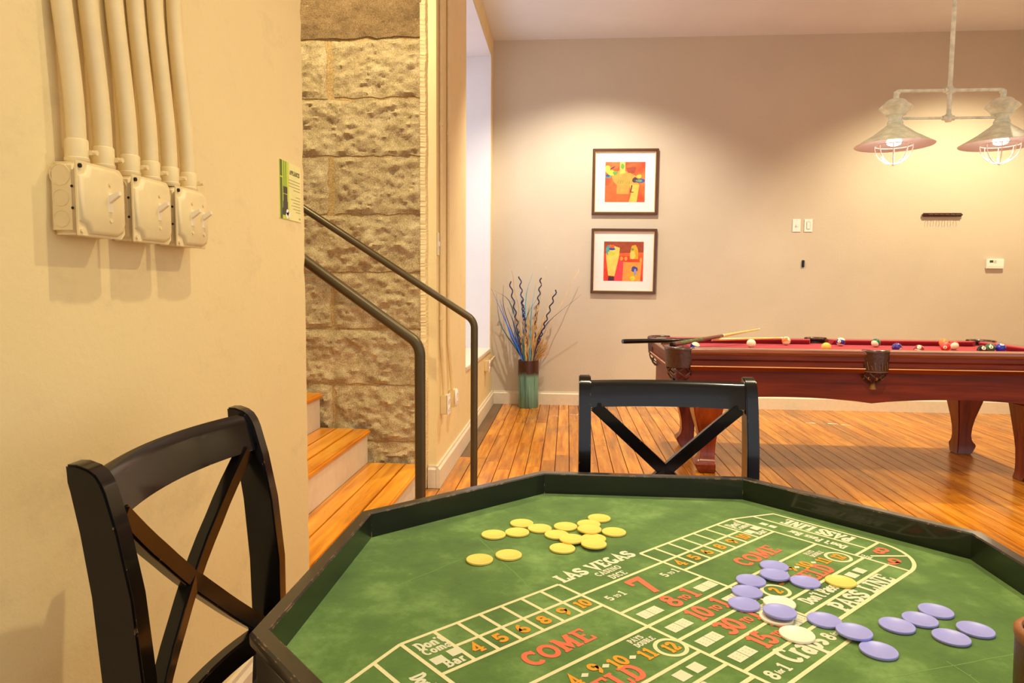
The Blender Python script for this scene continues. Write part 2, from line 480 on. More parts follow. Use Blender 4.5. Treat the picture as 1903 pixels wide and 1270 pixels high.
def stone_mat(name, a, b, c):
    n = NT(name)
    n.b.inputs['Roughness'].default_value = 0.9
    v = n.coord()
    f = n.noise(v, 7, 8, 0.75)
    col = n.ramp(f, [(0.30, a), (0.5, b), (0.70, c)])
    g = n.noise(v, 160, 4, 0.7)
    col = n.mix(0.55, col, n.ramp(g, [(0.34, (0.16, 0.13, 0.08, 1)), (0.56, (0.62, 0.58, 0.48, 1)), (0.72, (1, 0.95, 0.82, 1))]), 'OVERLAY')
    n.base(col)
    h = n.n('ShaderNodeMath', operation='ADD')
    n.l(n.noise(v, 34, 9, 0.8), h.inputs[0]); n.l(g, h.inputs[1])
    n.bump(h.outputs[0], 0.62, 0.012)
    return n.m
M['granite'] = stone_mat('rough_granite', rgb(160, 138, 94), rgb(194, 174, 130), rgb(222, 204, 162))
M['lintel'] = stone_mat('smooth_granite', rgb(116, 92, 58), rgb(140, 114, 76), rgb(160, 132, 92))
M['mortar'] = stone_mat('tan_mortar', rgb(176, 146, 92), rgb(192, 162, 106), rgb(206, 176, 120))

# ------------------------------------------------------------------ the room shell
XL, XW, YB, ZC, XR = -0.82, -0.70, 6.485, 3.34, 4.30
YREAR = -3.2
YEDGE, YST = 2.135, 3.66

def struct(o):
    o['kind'] = 'structure'
    return o

# floor: sub-floor with single planks
flo = struct(MB().box(-4.2, XR + 0.3, YREAR, YB + 0.3, -0.12, -0.022).build('floor', M['gap']))
pw = 0.0885
x = XW + 0.02 - 2 * pw
rows = 0
while x < XR:
    x1 = min(x + pw, XR)
    y = YREAR + RD.uniform(-1.5, 0)
    first_border = rows == 0
    while y < YB:
        ln = RD.uniform(1.5, 4.2)
        if x < 0.0: ln = RD.uniform(0.5, 1.6)
        y0, y1 = max(y, YREAR), min(y + ln, YB if x > XW - 0.001 else 3.67)
        if y1 - y0 > 0.03:
            g = 0.0021
            w, d = (x1 - x) / 2 - g, (y1 - y0) / 2 - g
            zt = RD.uniform(-0.0006, 0.0)
            m = MB()
            c = 0.0012
            m.loft([[(-w, -d, -0.022), (w, -d, -0.022), (w, d, -0.022), (-w, d, -0.022)],
                    [(-w, -d, zt - c), (w, -d, zt - c), (w, d, zt - c), (-w, d, zt - c)],
                    [(-w + c, -d + c, zt), (w - c, -d + c, zt), (w - c, d - c, zt), (-w + c, d - c, zt)]])
            m.build('plank', M['floor_dark'] if rows == 2 and RD.random() < 0.75 else M['floor'], flo, ((x + x1) / 2, (y0 + y1) / 2, 0))
        y += ln
    x = x1
    rows += 1

struct(MB().box(-4.2, XR + 0.3, YREAR, YB + 0.3, ZC, ZC + 0.12).build('ceiling', M['ceiling']))
struct(MB().box(-1.6, XR + 0.3, YB, YB + 0.25, -0.1, ZC + 0.05).build('wall_back', M['greige']))
struct(MB().box(XR, XR + 0.2, 2.2, YB, -0.1, ZC + 0.05).build('wall_right', M['greige']))

# left wall: its end toward the stair has a chipped plaster arris
lw = MB()
zs = [0.0] + [ZC * k / 90 for k in range(1, 91)]
edge = []
for z in zs:
    e = 0.004 * RD.random() + (0.007 if RD.random() < 0.12 else 0)
    edge.append((e, z))
rings = []
for e, z in edge:
    rings.append([(XL, YREAR, z), (XL, YEDGE - 0.006 - e, z), (XL - 0.007 - e * 0.6, YEDGE, z), (XL - 0.16, YEDGE, z), (XL - 0.16, YREAR, z)])
lw.loft(rings)
struct(lw.build('wall_left', M['cream'], fix=True))

# window wall with a deep opening
WY0, WY1, WZ0, WZ1, XO = 4.78, 6.345, 0.54, 3.165, -1.25
ww = MB()
YP = 3.695
ww.box(XO, XW, YP, WY0, 0, ZC)
ww.box(XO, XW, WY1, YB, 0, ZC)
ww.box(XO, XW, WY0, WY1, 0, WZ0 - 0.03)
ww.box(XO, XW, WY0, WY1, WZ1, ZC)
struct(ww.build('wall_window', M['cream']))
sill = struct(MB().box(XO, XW + 0.008, WY0 + 0.002, WY1 - 0.002, WZ0 - 0.03, WZ0).build('trim_1', M['trim'], bevel=0.004))
daylit_lining = plaster('daylit_reveal_tone', rgb(226, 222, 222))  # cool daylight on the reveals put into this paler colour
ln_ = MB()  # thin sheets added to carry the daylit tone
ln_.box(XO + 0.1, XW - 0.004, WY1 - 0.012, WY1 + 0.001, WZ0, WZ1)
ln_.box(XO + 0.1, XW - 0.004, WY0 - 0.001, WY0 + 0.012, WZ0, WZ1)
ln_.box(XO + 0.1, XW - 0.004, WY0 + 0.012, WY1 - 0.012, WZ1 - 0.012, WZ1 + 0.001)
struct(ln_.build('trim_3', daylit_lining))
# the window itself, at the outer face
win = bpy.data.objects.new('window_1', None); COL.objects.link(win); win.location = (XO + 0.06, (WY0 + WY1) / 2, WZ0); struct(win)
ww2, wh = (WY1 - WY0) / 2, WZ1 - WZ0
fr = MB()
for a in ((-ww2, -ww2 + 0.07), (ww2 - 0.07, ww2), (-0.03, 0.03)):
    fr.box(-0.03, 0.03, a[0], a[1], 0, wh)
fr.box(-0.03, 0.03, -ww2 + 0.07, -0.03, 0, 0.07); fr.box(-0.03, 0.03, 0.03, ww2 - 0.07, 0, 0.07)
fr.box(-0.03, 0.03, -ww2 + 0.07, -0.03, wh - 0.07, wh); fr.box(-0.03, 0.03, 0.03, ww2 - 0.07, wh - 0.07, wh)
fr.box(-0.025, 0.025, -ww2 + 0.07, -0.03, wh / 2 - 0.025, wh / 2 + 0.025); fr.box(-0.025, 0.025, 0.03, ww2 - 0.07, wh / 2 - 0.025, wh / 2 + 0.025)
fr.build('window_frame', M['trim'], win)
gl = NT('window_glass')
_tr = gl.n('ShaderNodeBsdfTransparent'); _gs = gl.n('ShaderNodeBsdfGlossy'); _gs.inputs['Roughness'].default_value = 0.02
_mx = gl.n('ShaderNodeMixShader'); _mx.inputs[0].default_value = 0.06
gl.l(_tr.outputs[0], _mx.inputs[1]); gl.l(_gs.outputs[0], _mx.inputs[2]); gl.l(_mx.outputs[0], gl.t.nodes['Material Output'].inputs['Surface'])
for ya, yb in ((-ww2 + 0.07, -0.03), (0.03, ww2 - 0.07)):
    for za, zb in ((0.07, wh / 2 - 0.025), (wh / 2 + 0.025, wh - 0.07)):
        MB().box(-0.004, 0.004, ya, yb, za, zb).build('pane', gl.m, win)

def base_prof(t=0.020, h=0.125):
    return [(0, 0), (t, 0), (t, h - 0.022), (t * 0.55, h - 0.012), (t * 0.5, h), (0, h)]
# baseboards
bb = MB()
bb.prism([(YB - p, z) for p, z in base_prof()], 'x', XW + 0.02, XR)
struct(bb.build('baseboard_back', M['trim'], fix=True))
bb = MB()
bb.prism([(XW + p, z) for p, z in base_prof(0.022)], 'y', YP - 0.020, YB)
bb.prism([(YP - p, z) for p, z in base_prof(0.020)], 'x', XW - 0.045, XW + 0.001)
struct(bb.build('baseboard_window', M['trim'], fix=True))
bb = MB()
bb.prism([(XL + p, z) for p, z in base_prof()], 'y', YREAR, YEDGE - 0.02)
struct(bb.build('baseboard_left', M['trim'], fix=True))

# stone wall beside the stair: mortar bed + single stones
XS1 = -0.775
stw = struct(MB().box(-3.6, XS1 - 0.004, YST + 0.0135, YST + 0.045, 0, ZC).build('wall_stone', M['mortar']))
def rock(x0, x1, z0, z1, seed, amp, smooth_stone=False, right_edge=False):
    R = random.Random(seed)
    nx, nz = max(6, int((x1 - x0) / 0.010)), max(6, int((z1 - z0) / 0.010))
    off = Vector((R.uniform(-50, 50), R.uniform(-50, 50), R.uniform(-50, 50)))
    from mathutils import noise as MN
    vs, fs = [], []
    cx, cz = (x0 + x1) / 2, (z0 + z1) / 2
    for j in range(nz + 1):
        for i in range(nx + 1):
            u, w = i / nx, j / nz
            X, Z = x0 + (x1 - x0) * u, z0 + (z1 - z0) * w
            e = min(u * (x1 - x0), (1 - u) * (x1 - x0), w * (z1 - z0), (1 - w) * (z1 - z0))
            k = min(1.0, e / 0.026)
            k = k * k * (3 - 2 * k)
            p = Vector((X * 8, Z * 12, 0)) + off
            d = MN.fractal(p, 0.75, 2.2, 5) * amp
            rg = abs(MN.noise(p * 1.4 + Vector((5, 9, 3)))) * amp * 0.9
            d += MN.fractal(p * 3.1 + Vector((7, 1, 4)), 0.6, 2.2, 4) * amp * 0.55
            y = -(0.013 + k * (amp * 0.42 + d - rg * 0.7))
            y = min(y, -0.0098)
            if smooth_stone:
                y = -0.016 + d * 0.35
            # ragged outline
            jx = MN.noise(p * 2.2 + Vector((11, 2, 7))) * 0.012 * (1 - k)
            jz = MN.noise(p * 2.2 + Vector((3, 17, 1))) * 0.010 * (1 - k)
            if right_edge and u > 0.999: jx = MN.noise(p * 3) * 0.006
            vs.append((X + jx - cx, y, Z + jz - cz))
    n = nx + 1
    for j in range(nz):
        for i in range(nx):
            fs.append((j * n + i, j * n + i + 1, (j + 1) * n + i + 1, (j + 1) * n + i))
    b0 = len(vs)
    ring = [i for i in range(nx + 1)] + [j * n + nx for j in range(1, nz + 1)] + [nz * n + i for i in range(nx - 1, -1, -1)] + [j * n for j in range(nz - 1, 0, -1)]
    for r in ring:
        q = vs[r]; vs.append((q[0], 0.06, q[2]))
    for k in range(len(ring)):
        a, b = ring[k], ring[(k + 1) % len(ring)]
        fs.append((b, a, b0 + k, b0 + (k + 1) % len(ring)))
    m = MB(); m.v, m.f = vs, fs
    return m.build('stone', M['lintel'] if smooth_stone else M['granite'], stw, (cx, YST + 0.022, cz), smooth=50)
ZJ = [0.0, 0.253, 0.563, 0.867, 1.170, 1.477, 1.783, 2.083, 2.386, 2.80, ZC]
jo = {0: [-1.9], 1: [-1.262, -2.2], 2: [-1.75], 3: [-1.262, -2.1], 4: [-1.8], 5: [-1.262, -2.3], 6: [-1.7], 7: [-1.262, -2.2], 8: [-2.0], 9: [-1.5]}
for k in range(len(ZJ) - 1):
    xs = [XS1] + jo[k] + [-2.9]
    for i in range(len(xs) - 1):
        gj = 0.008
        wide = 0.018 if k in (5, 7) else 0.010
        rock(xs[i + 1] + (wide if i < len(xs) - 2 else 0), xs[i] - (wide if i else 0), ZJ[k] + gj, ZJ[k + 1] - gj * 0.4, 100 + k * 7 + i, 0.021, k >= 8, i == 0)
# whitened broken arris between stone and pilaster
ar = MB()
rings = []
for k in range(500):
    z = ZC * k / 499
    a = RD.uniform(-0.0025, 0.0025) + 0.003 * sin(k * 0.13) * sin(k * 0.041)
    rings.append([(XS1 - 0.004, YST + 0.0 + a, z), (XS1 + 0.022 + a, YST + 0.012 + a, z), (XS1 + 0.032 + a * 0.6, YST + 0.05, z), (XS1 - 0.004, YST + 0.05, z)])
ar.loft(rings)
struct(ar.build('trim_2', M['cream'], fix=True))
# far side of the stairwell
struct(MB().box(-3.7, -3.5, YREAR, YST + 0.4, 0, ZC).build('wall_stairwell', M['cream']))

# ------------------------------------------------------------------ staircase
st = thing('staircase', 'honey-coloured wooden stair with cream risers climbing along the granite wall', 'staircase', (XS1, YEDGE, 0))
Y0, Y1 = 0.03, YST - YEDGE - 0.032
tops = [0.147, 0.332, 0.524, 0.712, 0.900]
noses = [-0.757 - XS1, -1.043 - XS1, -1.305 - XS1, -1.57 - XS1, -1.83 - XS1]
for k in range(5):
    xn, zt = noses[k], tops[k]
    xb = noses[k + 1] - 0.024 if k < 4 else xn - 0.30
    tr = bpy.data.objects.new('tread', None); COL.objects.link(tr); tr.parent = st; tr.location = (0, 0, zt)
    nb = 3
    wid = (xn - xb) / nb
    for i in range(nb):
        a, b = xn - wid * i, xn - wid * (i + 1)
        m = MB().box(b - (a + b) / 2 + 0.0024, a - (a + b) / 2 - 0.0024, Y0 - (Y0 + Y1) / 2, Y1 - (Y0 + Y1) / 2, -0.028, 0)
        m.build('tread_board', M['tread'], tr, ((a + b) / 2, (Y0 + Y1) / 2, 0), bevel=0.008 if i == 0 else 0.002, smooth=40)
    MB().box(xb + 0.03, xn - 0.045, Y0 + 0.002, Y1 - 0.002, max(0.0, zt - 0.09), zt - 0.0285).build('tread_bearer', M['gap'], st)
    zb = 0 if k == 0 else tops[k - 1]
    MB().box(xn - 0.045, xn - 0.022, Y0, Y1, zb, zt - 0.028).build('riser', M['trim'], st)

# ------------------------------------------------------------------ handrails
def handrail(xp, y, zb, slope, label):
    t = thing('handrail', label, 'handrail', (xp, y, 0))
    r = 0.0185
    ang = math.atan(slope)
    d = Vector((-cos(ang), 0, sin(ang)))
    rad = 0.075
    tl = rad * math.tan((pi / 2 - ang) / 2)
    corner = Vector((0, 0, zb))
    pa, pb = corner - Vector((0, 0, tl)), corner + d * tl
    pts = [(0, 0, 0.006), (0, 0, zb * 0.5)] + bez(tuple(pa), tuple(corner), tuple(pb), 10) + [tuple(corner + d * 0.6), tuple(corner + d * 1.5)]
    MB().tube(pts, r, 16).build('rail_tube', M['olive_metal'], t, smooth=40)
    MB().lathe([(0.042, 0), (0.042, 0.005), (0.026, 0.010), (0.0186, 0.016)], 20).build('floor_flange', M['olive_metal'], t, smooth=40)
    return t
handrail(-0.492, 2.30, 0.905, 0.712, 'dark olive metal handrail at the stair side next to the cream plaster wall end')
handrail(-0.468, 3.50, 0.930, 0.640, 'dark olive metal handrail running up close along the granite wall')

# ------------------------------------------------------------------ switch boxes and conduits on the left wall
def switch_box(yc, toggles, label):
    """local: x out of the wall, y along the wall, z up; origin at wall, box centre"""
    t = thing('switch_box', label, 'switch box', (XL, yc, 1.236), 0, 'square metal switch boxes on the cream wall')
    s = 0.0595
    MB().box(0, 0.046, -s + 0.002, s - 0.002, -s + 0.002, s - 0.002).build('box_body', M['pipe'], t, bevel=0.007, seg=3, smooth=50)
    # raised cover: flat flange plus a shallow raised field with notched corners
    m = MB()
    ch = 0.010
    fl = [(-s, -s), (s - ch, -s), (s, -s + ch), (s, s - ch), (s - ch, s), (-s, s)]
    m.prism(fl, 'x', 0.046, 0.0488)
    cov = m.build('cover_plate', M['pipe'], t, bevel=0.0012, seg=2, smooth=50)
    n = 0.020
    o = 0.0555
    def field(e):
        o2 = o - e
        return [(-o2 + n, -o2), (o2 - n, -o2), (o2 - n * 0.3, -o2 + n * 0.3), (o2, -o2 + n), (o2, o2 - n), (o2 - n * .3, o2 - n * .3), (o2 - n, o2), (-o2 + n, o2), (-o2 + n * 0.75, o2 - n * 0.75), (-o2, o2 - n), (-o2, -o2 + n), (-o2 + n * 0.75, -o2 + n * 0.75)]
    lo, hi = field(0), field(0.0065)
    m = MB().loft([[(0.0486, a, b) for a, b in lo], [(0.0525, a, b) for a, b in field(0.0015)], [(0.0555, a, b) for a, b in hi]])
    m.build('raised_field', M['pipe'], cov, fix=True, smooth=60)
    for q in toggles:
        tg = MB().box(0.0545, 0.0565, q - 0.0055, q + 0.0055, -0.0165, 0.0165)
        tb = tg.build('toggle_bezel', M['toggle'], cov, bevel=0.0007, smooth=50)
        m = MB().loft([[(0.056, q - 0.0046, -0.001), (0.056, q + 0.0046, -0.001), (0.056, q + 0.0046, 0.0115), (0.056, q - 0.0046, 0.0115)],
                       [(0.0735, q - 0.0036, 0.0115), (0.0735, q + 0.0036, 0.0115), (0.0735, q + 0.0036, 0.0185), (0.0735, q - 0.0036, 0.0185)]])
        m.build('toggle_lever', M['toggle'], cov, fix=True, bevel=0.0007)
        for zz in (-0.030, 0.030):
            MB().tube([(0.0552, q, zz), (0.0572, q, zz)], 0.0033, 10).build('screw', M['pipe'], cov)
    for (a, b) in ((-s + 0.0085, -s + 0.0085), (-s + 0.0085, s - 0.0085)):
        MB().tube([(0.0486, a, b), (0.0515, a, b)], 0.0036, 10).build('corner_screw', M['pipe'] if b < 0 else M['hole'], cov)
    # knock-out rings and holes on the near side of the box
    for zz, r in ((0.036, 0.0165), (0.0, 0.0130), (-0.033, 0.0130)):
        ring = MB()
        pts = [(0.021 + r * cos(a * pi / 12), -s + 0.0016, zz + r * sin(a * pi / 12)) for a in range(25)]
        ring.tube(pts, 0.0009, 6).build('knockout', M['pipe'], t)
    for zz in (0.018, -0.016):
        MB().tube([(0.040, -s + 0.0015, zz), (0.040, -s + 0.0025, zz)], 0.0022, 8).build('hole', M['hole'], t)
    return t
SB = [1.108, 1.250, 1.388]
switch_box(SB[0], [0.012], 'painted metal switch box with one toggle, its knockout side bare')
switch_box(SB[1], [0.012], 'painted metal switch box with one toggle, between the two other boxes')
switch_box(SB[2], [-0.012, 0.032], 'painted metal switch box with two toggles')
def conduit(y, lab):
    t = thing('conduit', lab, 'conduit', (XL, y, 1.295), 0, 'row of six conduits above the switch boxes')
    x0, x1 = 0.0255, 0.0155
    yo = -0.018
    pts = [(x0, 0, 0.0)] + [(x0 + (x1 - x0) * w, yo * w, 0.045 + 0.33 * s) for s, w in [(j / 12, (j / 12) ** 2 * (3 - 2 * j / 12)) for j in range(13)]] + [(x1, yo, ZC - 1.295)]
    MB().tube(pts, 0.0148, 18).build('pipe', M['pipe'], t, smooth=50)
    c = MB().lathe([(0.0165, 0), (0.0185, 0.004), (0.0185, 0.008), (0.0172, 0.009), (0.0172, 0.036), (0.0160, 0.038)], 20, (x0, 0, 0)).build('connector', M['pipe'], t, smooth=40)
    m = MB().box(x0 + 0.012, x0 + 0.022, 0.006, 0.014, 0.014, 0.022)
    m.tube([(x0 + 0.022, 0.010, 0.018), (x0 + 0.028, 0.010, 0.018)], 0.0042, 8)
    m.build('set_screw', M['pipe'], c)
    return t
cl_ = ['painted conduit rising from the bare knockout side of the end switch box', 'painted conduit on the bare-sided end switch box, next to the middle box',
       'painted conduit on the middle switch box, next to the bare-sided end box', 'painted conduit on the middle switch box, next to the two-toggle box',
       'painted conduit on the two-toggle switch box, next to the middle box', 'painted conduit on the two-toggle switch box, toward the green notice card']
for lab, y in zip(cl_, [1.085, 1.150, 1.222, 1.285, 1.350, 1.418]):
    conduit(y, lab)

# ------------------------------------------------------------------ green notice card on the left wall
def card():
    t = thing('notice_card', 'green bamboo-printed notice card headed APPLIANCES fixed to the cream wall near its end', 'card', (XL, 2.020, 1.376))
    w, h = 0.080, 0.083
    MB().box(0, 0.002, -w, w, -h, h).build('card_sheet', plain('card_yellowgreen', rgb(232, 226, 150), 0.35, var=0.05, scale=9), t)
    Mx = Matrix(((0, 0, 1, 0.0021), (1, 0, 0, 0), (0, 1, 0, 0), (0, 0, 0, 1)))
    def flat(name, mb, mat, dx=0.0):
        mb.xf(Mx); mb.v = [(p[0] + dx, p[1], p[2]) for p in mb.v]
        return mb.build(name, mat, t)
    g1, g2, g3 = plain('card_dark_green', rgb(66, 96, 30), 0.35, var=0.2), plain('card_lime', rgb(196, 214, 50), 0.35), plain('card_green', rgb(120, 160, 40), 0.35)
    flat('printed_band', MB().strip([(-w, 0), (-0.012, 0)], 2 * h * 0.995), g2)
    for xx, ww, mt in ((-0.068, 0.016, g1), (-0.048, 0.008, g3), (-0.034, 0.008, g3)):
        flat('printed_bamboo', MB().strip([(xx, -h if xx < -0.06 else -0.01), (xx, h)], ww), mt, 0.0002)
    flat('printed_bamboo_joint', MB().strip([(-0.076, 0.035), (-0.060, 0.035)], 0.004), g2, 0.0004)
    dk = plain('card_stone_grey', rgb(52, 46, 44), 0.4)
    for zz, r in ((0.0, 0.015), (-0.022, 0.014), (-0.042, 0.017), (-0.062, 0.02)):
        flat('printed_pebble', MB().strip([(-0.040 - r, zz), (-0.040 + r, zz)], 0.020), dk, 0.0004)
    wf = plain('card_white_flower', rgb(246, 238, 222), 0.4)
    for a, b in ((-0.026, -0.062), (-0.016, -0.068), (-0.030, -0.072)):
        flat('printed_flower', MB().add([(a + 0.010 * cos(q), b + 0.009 * sin(q), 0) for q in [2 * pi * i / 10 for i in range(10)]], [tuple(range(10))]), wf, 0.0006)
    tx = MB(); text(tx, 'APPLIANCES', 0.031, 0.050, 0.013, 0, 0.72, 0.16)
    ink = plain('card_ink', rgb(70, 74, 24), 0.5)
    flat('printed_heading', tx, ink, 0.0003)
    m = MB()
    for zz, a in ((0.034, -0.014), (0.025, -0.016), (0.016, -0.014), (0.007, 0.02), (-0.012, 0.036), (-0.021, 0.0), (-0.030, 0.016), (-0.039, 0.004), (-0.048, 0.016), (-0.056, 0.036)):
        m.strip([(a, zz), (0.072, zz)], 0.0018)
    m.strip([(0.060, -0.074), (0.072, -0.074)], 0.004)
    flat('printed_lines', m, plain('card_ink_pale', rgb(160, 158, 90), 0.5), 0.0003)
card()

# ------------------------------------------------------------------ fittings on the window wall
def wall_box(y, z, w, h, d, round_, label):
    t = thing('outlet_box', label, 'outlet', (XW, y, z))
    MB().box(0, d, -w / 2, w / 2, -h / 2, h / 2).build('box_body', M['pipe'], t, bevel=0.004, smooth=40)
    if round_:
        pl = MB().lathe([(w * 0.62, 0), (w * 0.62, 0.004), (w * 0.55, 0.008)], 20)
        pl.v = [(d + p[2], p[0], p[1] * 1.12) for p in pl.v]
        po = pl.build('cover_plate', M['white'], t, fix=True, smooth=40)
    else:
        po = MB().box(d, d + 0.006, -w / 2 - 0.004, w / 2 + 0.004, -h / 2 - 0.004, h / 2 + 0.004).build('cover_plate', M['white'], t, bevel=0.002)
    for s in (-1, 1):
        q = MB().lathe([(0.016, 0), (0.016, 0.004)], 14)
        q.v = [(d + 0.006 + p[2], p[0], p[1] + s * 0.024) for p in q.v]
        q.build('socket', M['white'], po, fix=True)
        for e in (-0.006, 0.006):
            MB().box(d + 0.0098, d + 0.0104, e - 0.0012, e + 0.0012, s * 0.024 - 0.004, s * 0.024 + 0.004).build('slot', M['hole'], po)
    return t
wall_box(3.835, 0.440, 0.070, 0.108, 0.040, False, 'surface outlet box with square cover nearest the end of the window wall')
wall_box(4.115, 0.432, 0.080, 0.105, 0.040, True, 'surface outlet box with round-edged cover at the foot of the second thin conduit')
wall_box(5.93, 0.422, 0.080, 0.090, 0.036, False, 'surface outlet box under the deep window beside the room corner')
def thin_conduit(y, zb, zc, label, bow):
    t = thing('thin_conduit', label, 'conduit', (XW, y, zb))
    pts = [(0.020, bow, 0.0), (0.019, bow, 0.03), (0.014, bow * 0.6, 0.16), (0.0105, 0.0, 0.30), (0.0105, 0, 1.0), (0.0105, 0, ZC - zb)]
    MB().tube(pts, 0.0095, 12).build('pipe', M['pipe'], t, smooth=50)
    for z in zc:
        m = MB().lathe([(0.0125, -0.012), (0.0125, 0.012)], 14, (0.0105, 0, z - zb))
        m.box(0.018, 0.026, -0.003, 0.003, z - zb - 0.004, z - zb + 0.004)
        m.build('coupling', M['pipe'], t, smooth=40)
thin_conduit(3.775, 0.494, (1.975, 0.93), 'thin cream conduit dropping to the square-covered outlet box', 0.045)
thin_conduit(4.010, 0.485, (1.975,), 'thin cream conduit dropping to the round-covered outlet box', 0.075)
t = thing('wall_pipe', 'short cream pipe stub from the corner outlet box to the back wall', 'pipe', (XW + 0.018, 5.975, 0.43))
MB().tube([(0, 0, 0), (0.004, 0.2, 0.01), (0.006, 0.505, 0.02)], 0.008, 10).build('pipe', M['pipe'], t, smooth=50)
t = thing('wall_plate', 'narrow pale switch plate high on the end of the window wall', 'switch plate', (XW, 3.735, 1.330))
MB().box(0, 0.005, -0.028, 0.028, -0.062, 0.062).build('plate', plain('pale_plate', rgb(232, 226, 190), 0.3), t, bevel=0.002)
MB().box(0.005, 0.012, -0.006, 0.006, -0.012, 0.012).build('toggle', M['white'], t)

# ------------------------------------------------------------------ things on the back wall
def wall_switch(x, lab, rocker):
    t = thing('light_switch', lab, 'switch', (x, YB, 1.673))
    p = MB().box(-0.036, 0.036, -0.006, 0, -0.057, 0.057).build('switch_plate', M['white'], t, bevel=0.002)
    if rocker:
        MB().box(-0.016, 0.016, -0.010, -0.006, -0.033, 0.033).build('rocker', M['white'], t, bevel=0.002)
    else:
        MB().box(-0.005, 0.005, -0.016, -0.006, -0.010, 0.012).build('toggle', M['white'], t, bevel=0.001)
    for s in (-1, 1):
        MB().tube([(0, -0.0075, s * 0.046), (0, -0.006, s * 0.046)], 0.003, 8).build('screw', M['trim'], t)
wall_switch(2.047, 'white wall switch plate with a small toggle', False)
wall_switch(2.150, 'white wall switch plate with a flat rocker', True)
t = thing('wall_bracket', 'small black upright bracket on the back wall below the switches', 'bracket', (2.117, YB, 1.331))
MB().box(-0.011, 0.011, -0.010, 0, -0.032, 0.032).box(-0.006, 0.006, -0.016, -0.010, -0.022, 0.022).build('clip', M['black'], t, bevel=0.002)
t = thing('cue_rack', 'dark wooden cue rack with a row of metal clips on the back wall', 'cue rack', (3.287, YB, 1.765))
b = MB().box(-0.17, 0.17, -0.034, 0, -0.016, 0.016).build('rack_bar', plain('rack_wood', rgb(56, 14, 10), 0.3, var=0.2, coat=0.4), t, bevel=0.010, seg=3, smooth=40)
clip = plain('clip_metal', rgb(170, 150, 140), 0.3, 0.7)
for k in range(6):
    x0 = -0.115 + k * 0.046
    m = MB()
    for s in (-1, 1):
        m.tube([(x0 + s * 0.004, -0.034, 0.004), (x0 + s * 0.012, -0.052, 0.002), (x0 + s * 0.013, -0.066, 0), (x0 + s * 0.008, -0.078, -0.001)], 0.0016, 6)
    m.build('cue_clip', clip, t)
t = thing('thermostat', 'small white thermostat with a dark display on the back wall', 'thermostat', (3.753, YB, 1.338))
b = MB().box(-0.072, 0.072, -0.028, 0, -0.043, 0.043).build('housing', M['white'], t, bevel=0.004, smooth=40)
MB().box(-0.050, -0.020, -0.0295, -0.028, 0.010, 0.030).build('display', plain('display_dark', rgb(58, 66, 44), 0.2), t)
MB().box(-0.014, 0.006, -0.0305, -0.028, 0.008, 0.030).build('button', plain('grey_button', rgb(196, 192, 176), 0.4), t)
MB().box(-0.070, 0.070, -0.0285, -0.0279, -0.030, -0.028).build('seam', plain('seam_grey', rgb(160, 150, 130), 0.6), t)

# framed prints
def art_mat(name, stops, scale, dist):
    n = NT(name); n.b.inputs['Roughness'].default_value = 0.5
    v = n.coord('Object', (1, 1, 1))
    nd = n.n('ShaderNodeTexNoise'); nd.inputs['Scale'].default_value = scale; nd.inputs['Detail'].default_value = 5; nd.inputs['Distortion'].default_value = dist
    n.l(v, nd.inputs['Vector'])
    n.base(n.ramp(nd.outputs['Fac'], stops))
    return n.m
def pm(name, r, g, b, v=0.15): return plain('paint_' + name, rgb(r, g, b), 0.5, var=v, scale=22)
P = {'orange': pm('orange', 250, 150, 60), 'gold': pm('gold', 250, 184, 74), 'red': pm('red', 236, 62, 24), 'coral': pm('coral', 244, 96, 40), 'green': pm('green', 96, 150, 60, .3),
     'lime': pm('lime', 200, 196, 60), 'blue': pm('blue', 60, 70, 150, .3), 'teal': pm('teal', 60, 150, 150, .3), 'brown': pm('brown', 150, 62, 30, .3), 'dark': pm('dark', 70, 40, 50, .3),
     'yellow': pm('yellow', 240, 200, 90), 'pink': pm('pink', 240, 60, 70), 'ochre': pm('ochre', 226, 160, 20), 'lilac': pm('lilac', 150, 150, 190)}
glass = NT('picture_glass'); glass.base((1, 1, 1, 1)); glass.set(Roughness=0.02, Transmission_Weight=1.0, IOR=1.12)
def framed(xc, zc, half, aw, bg, shapes, label, tilt=0.0):
    t = thing('framed_print', label, 'picture', (xc, YB, zc))
    t.rotation_euler = (0, tilt, 0)
    f = 0.024
    for a in range(4):
        poly = [(-half, -half), (half, -half), (half - f, -half + f), (-half + f, -half + f)]
        c, s = [(1, 0), (0, 1), (-1, 0), (0, -1)][a]
        pp = [(p[0] * c - p[1] * s, p[0] * s + p[1] * c) for p in poly]
        MB().prism(pp, 'y', -0.030, -0.002).build('frame_side', M['frame'], t, fix=True, bevel=0.003)
    m = MB()
    h2 = half - f
    for a in range(4):
        poly = [(-h2, -h2), (h2, -h2), (h2 - 0.006, -h2 + 0.006), (-h2 + 0.006, -h2 + 0.006)]
        c, s = [(1, 0), (0, 1), (-1, 0), (0, -1)][a]
        m.prism([(p[0] * c - p[1] * s, p[0] * s + p[1] * c) for p in poly], 'y', -0.022, -0.004)
    m.build('gilt_lip', M['gilt'], t, fix=True)
    MB().box(-h2, h2, -0.010, -0.002, -h2, h2).build('mat_board', M['mat'], t)
    pr = MB().box(-aw, aw, -0.0108, -0.010, -aw, aw).build('print', bg, t)
    for i, (mat, pts) in enumerate(shapes):
        y = -0.0109 - i * 0.00006
        q = [((px * 2 - 1) * aw, y, (1 - py * 2) * aw) for px, py in pts]
        ar = sum(q[j][0] * q[(j + 1) % len(q)][2] - q[(j + 1) % len(q)][0] * q[j][2] for j in range(len(q)))
        if ar < 0: q = q[::-1]
        MB().add(q, [tuple(range(len(q)))]).build('painted_patch', P[mat], pr)
    return t
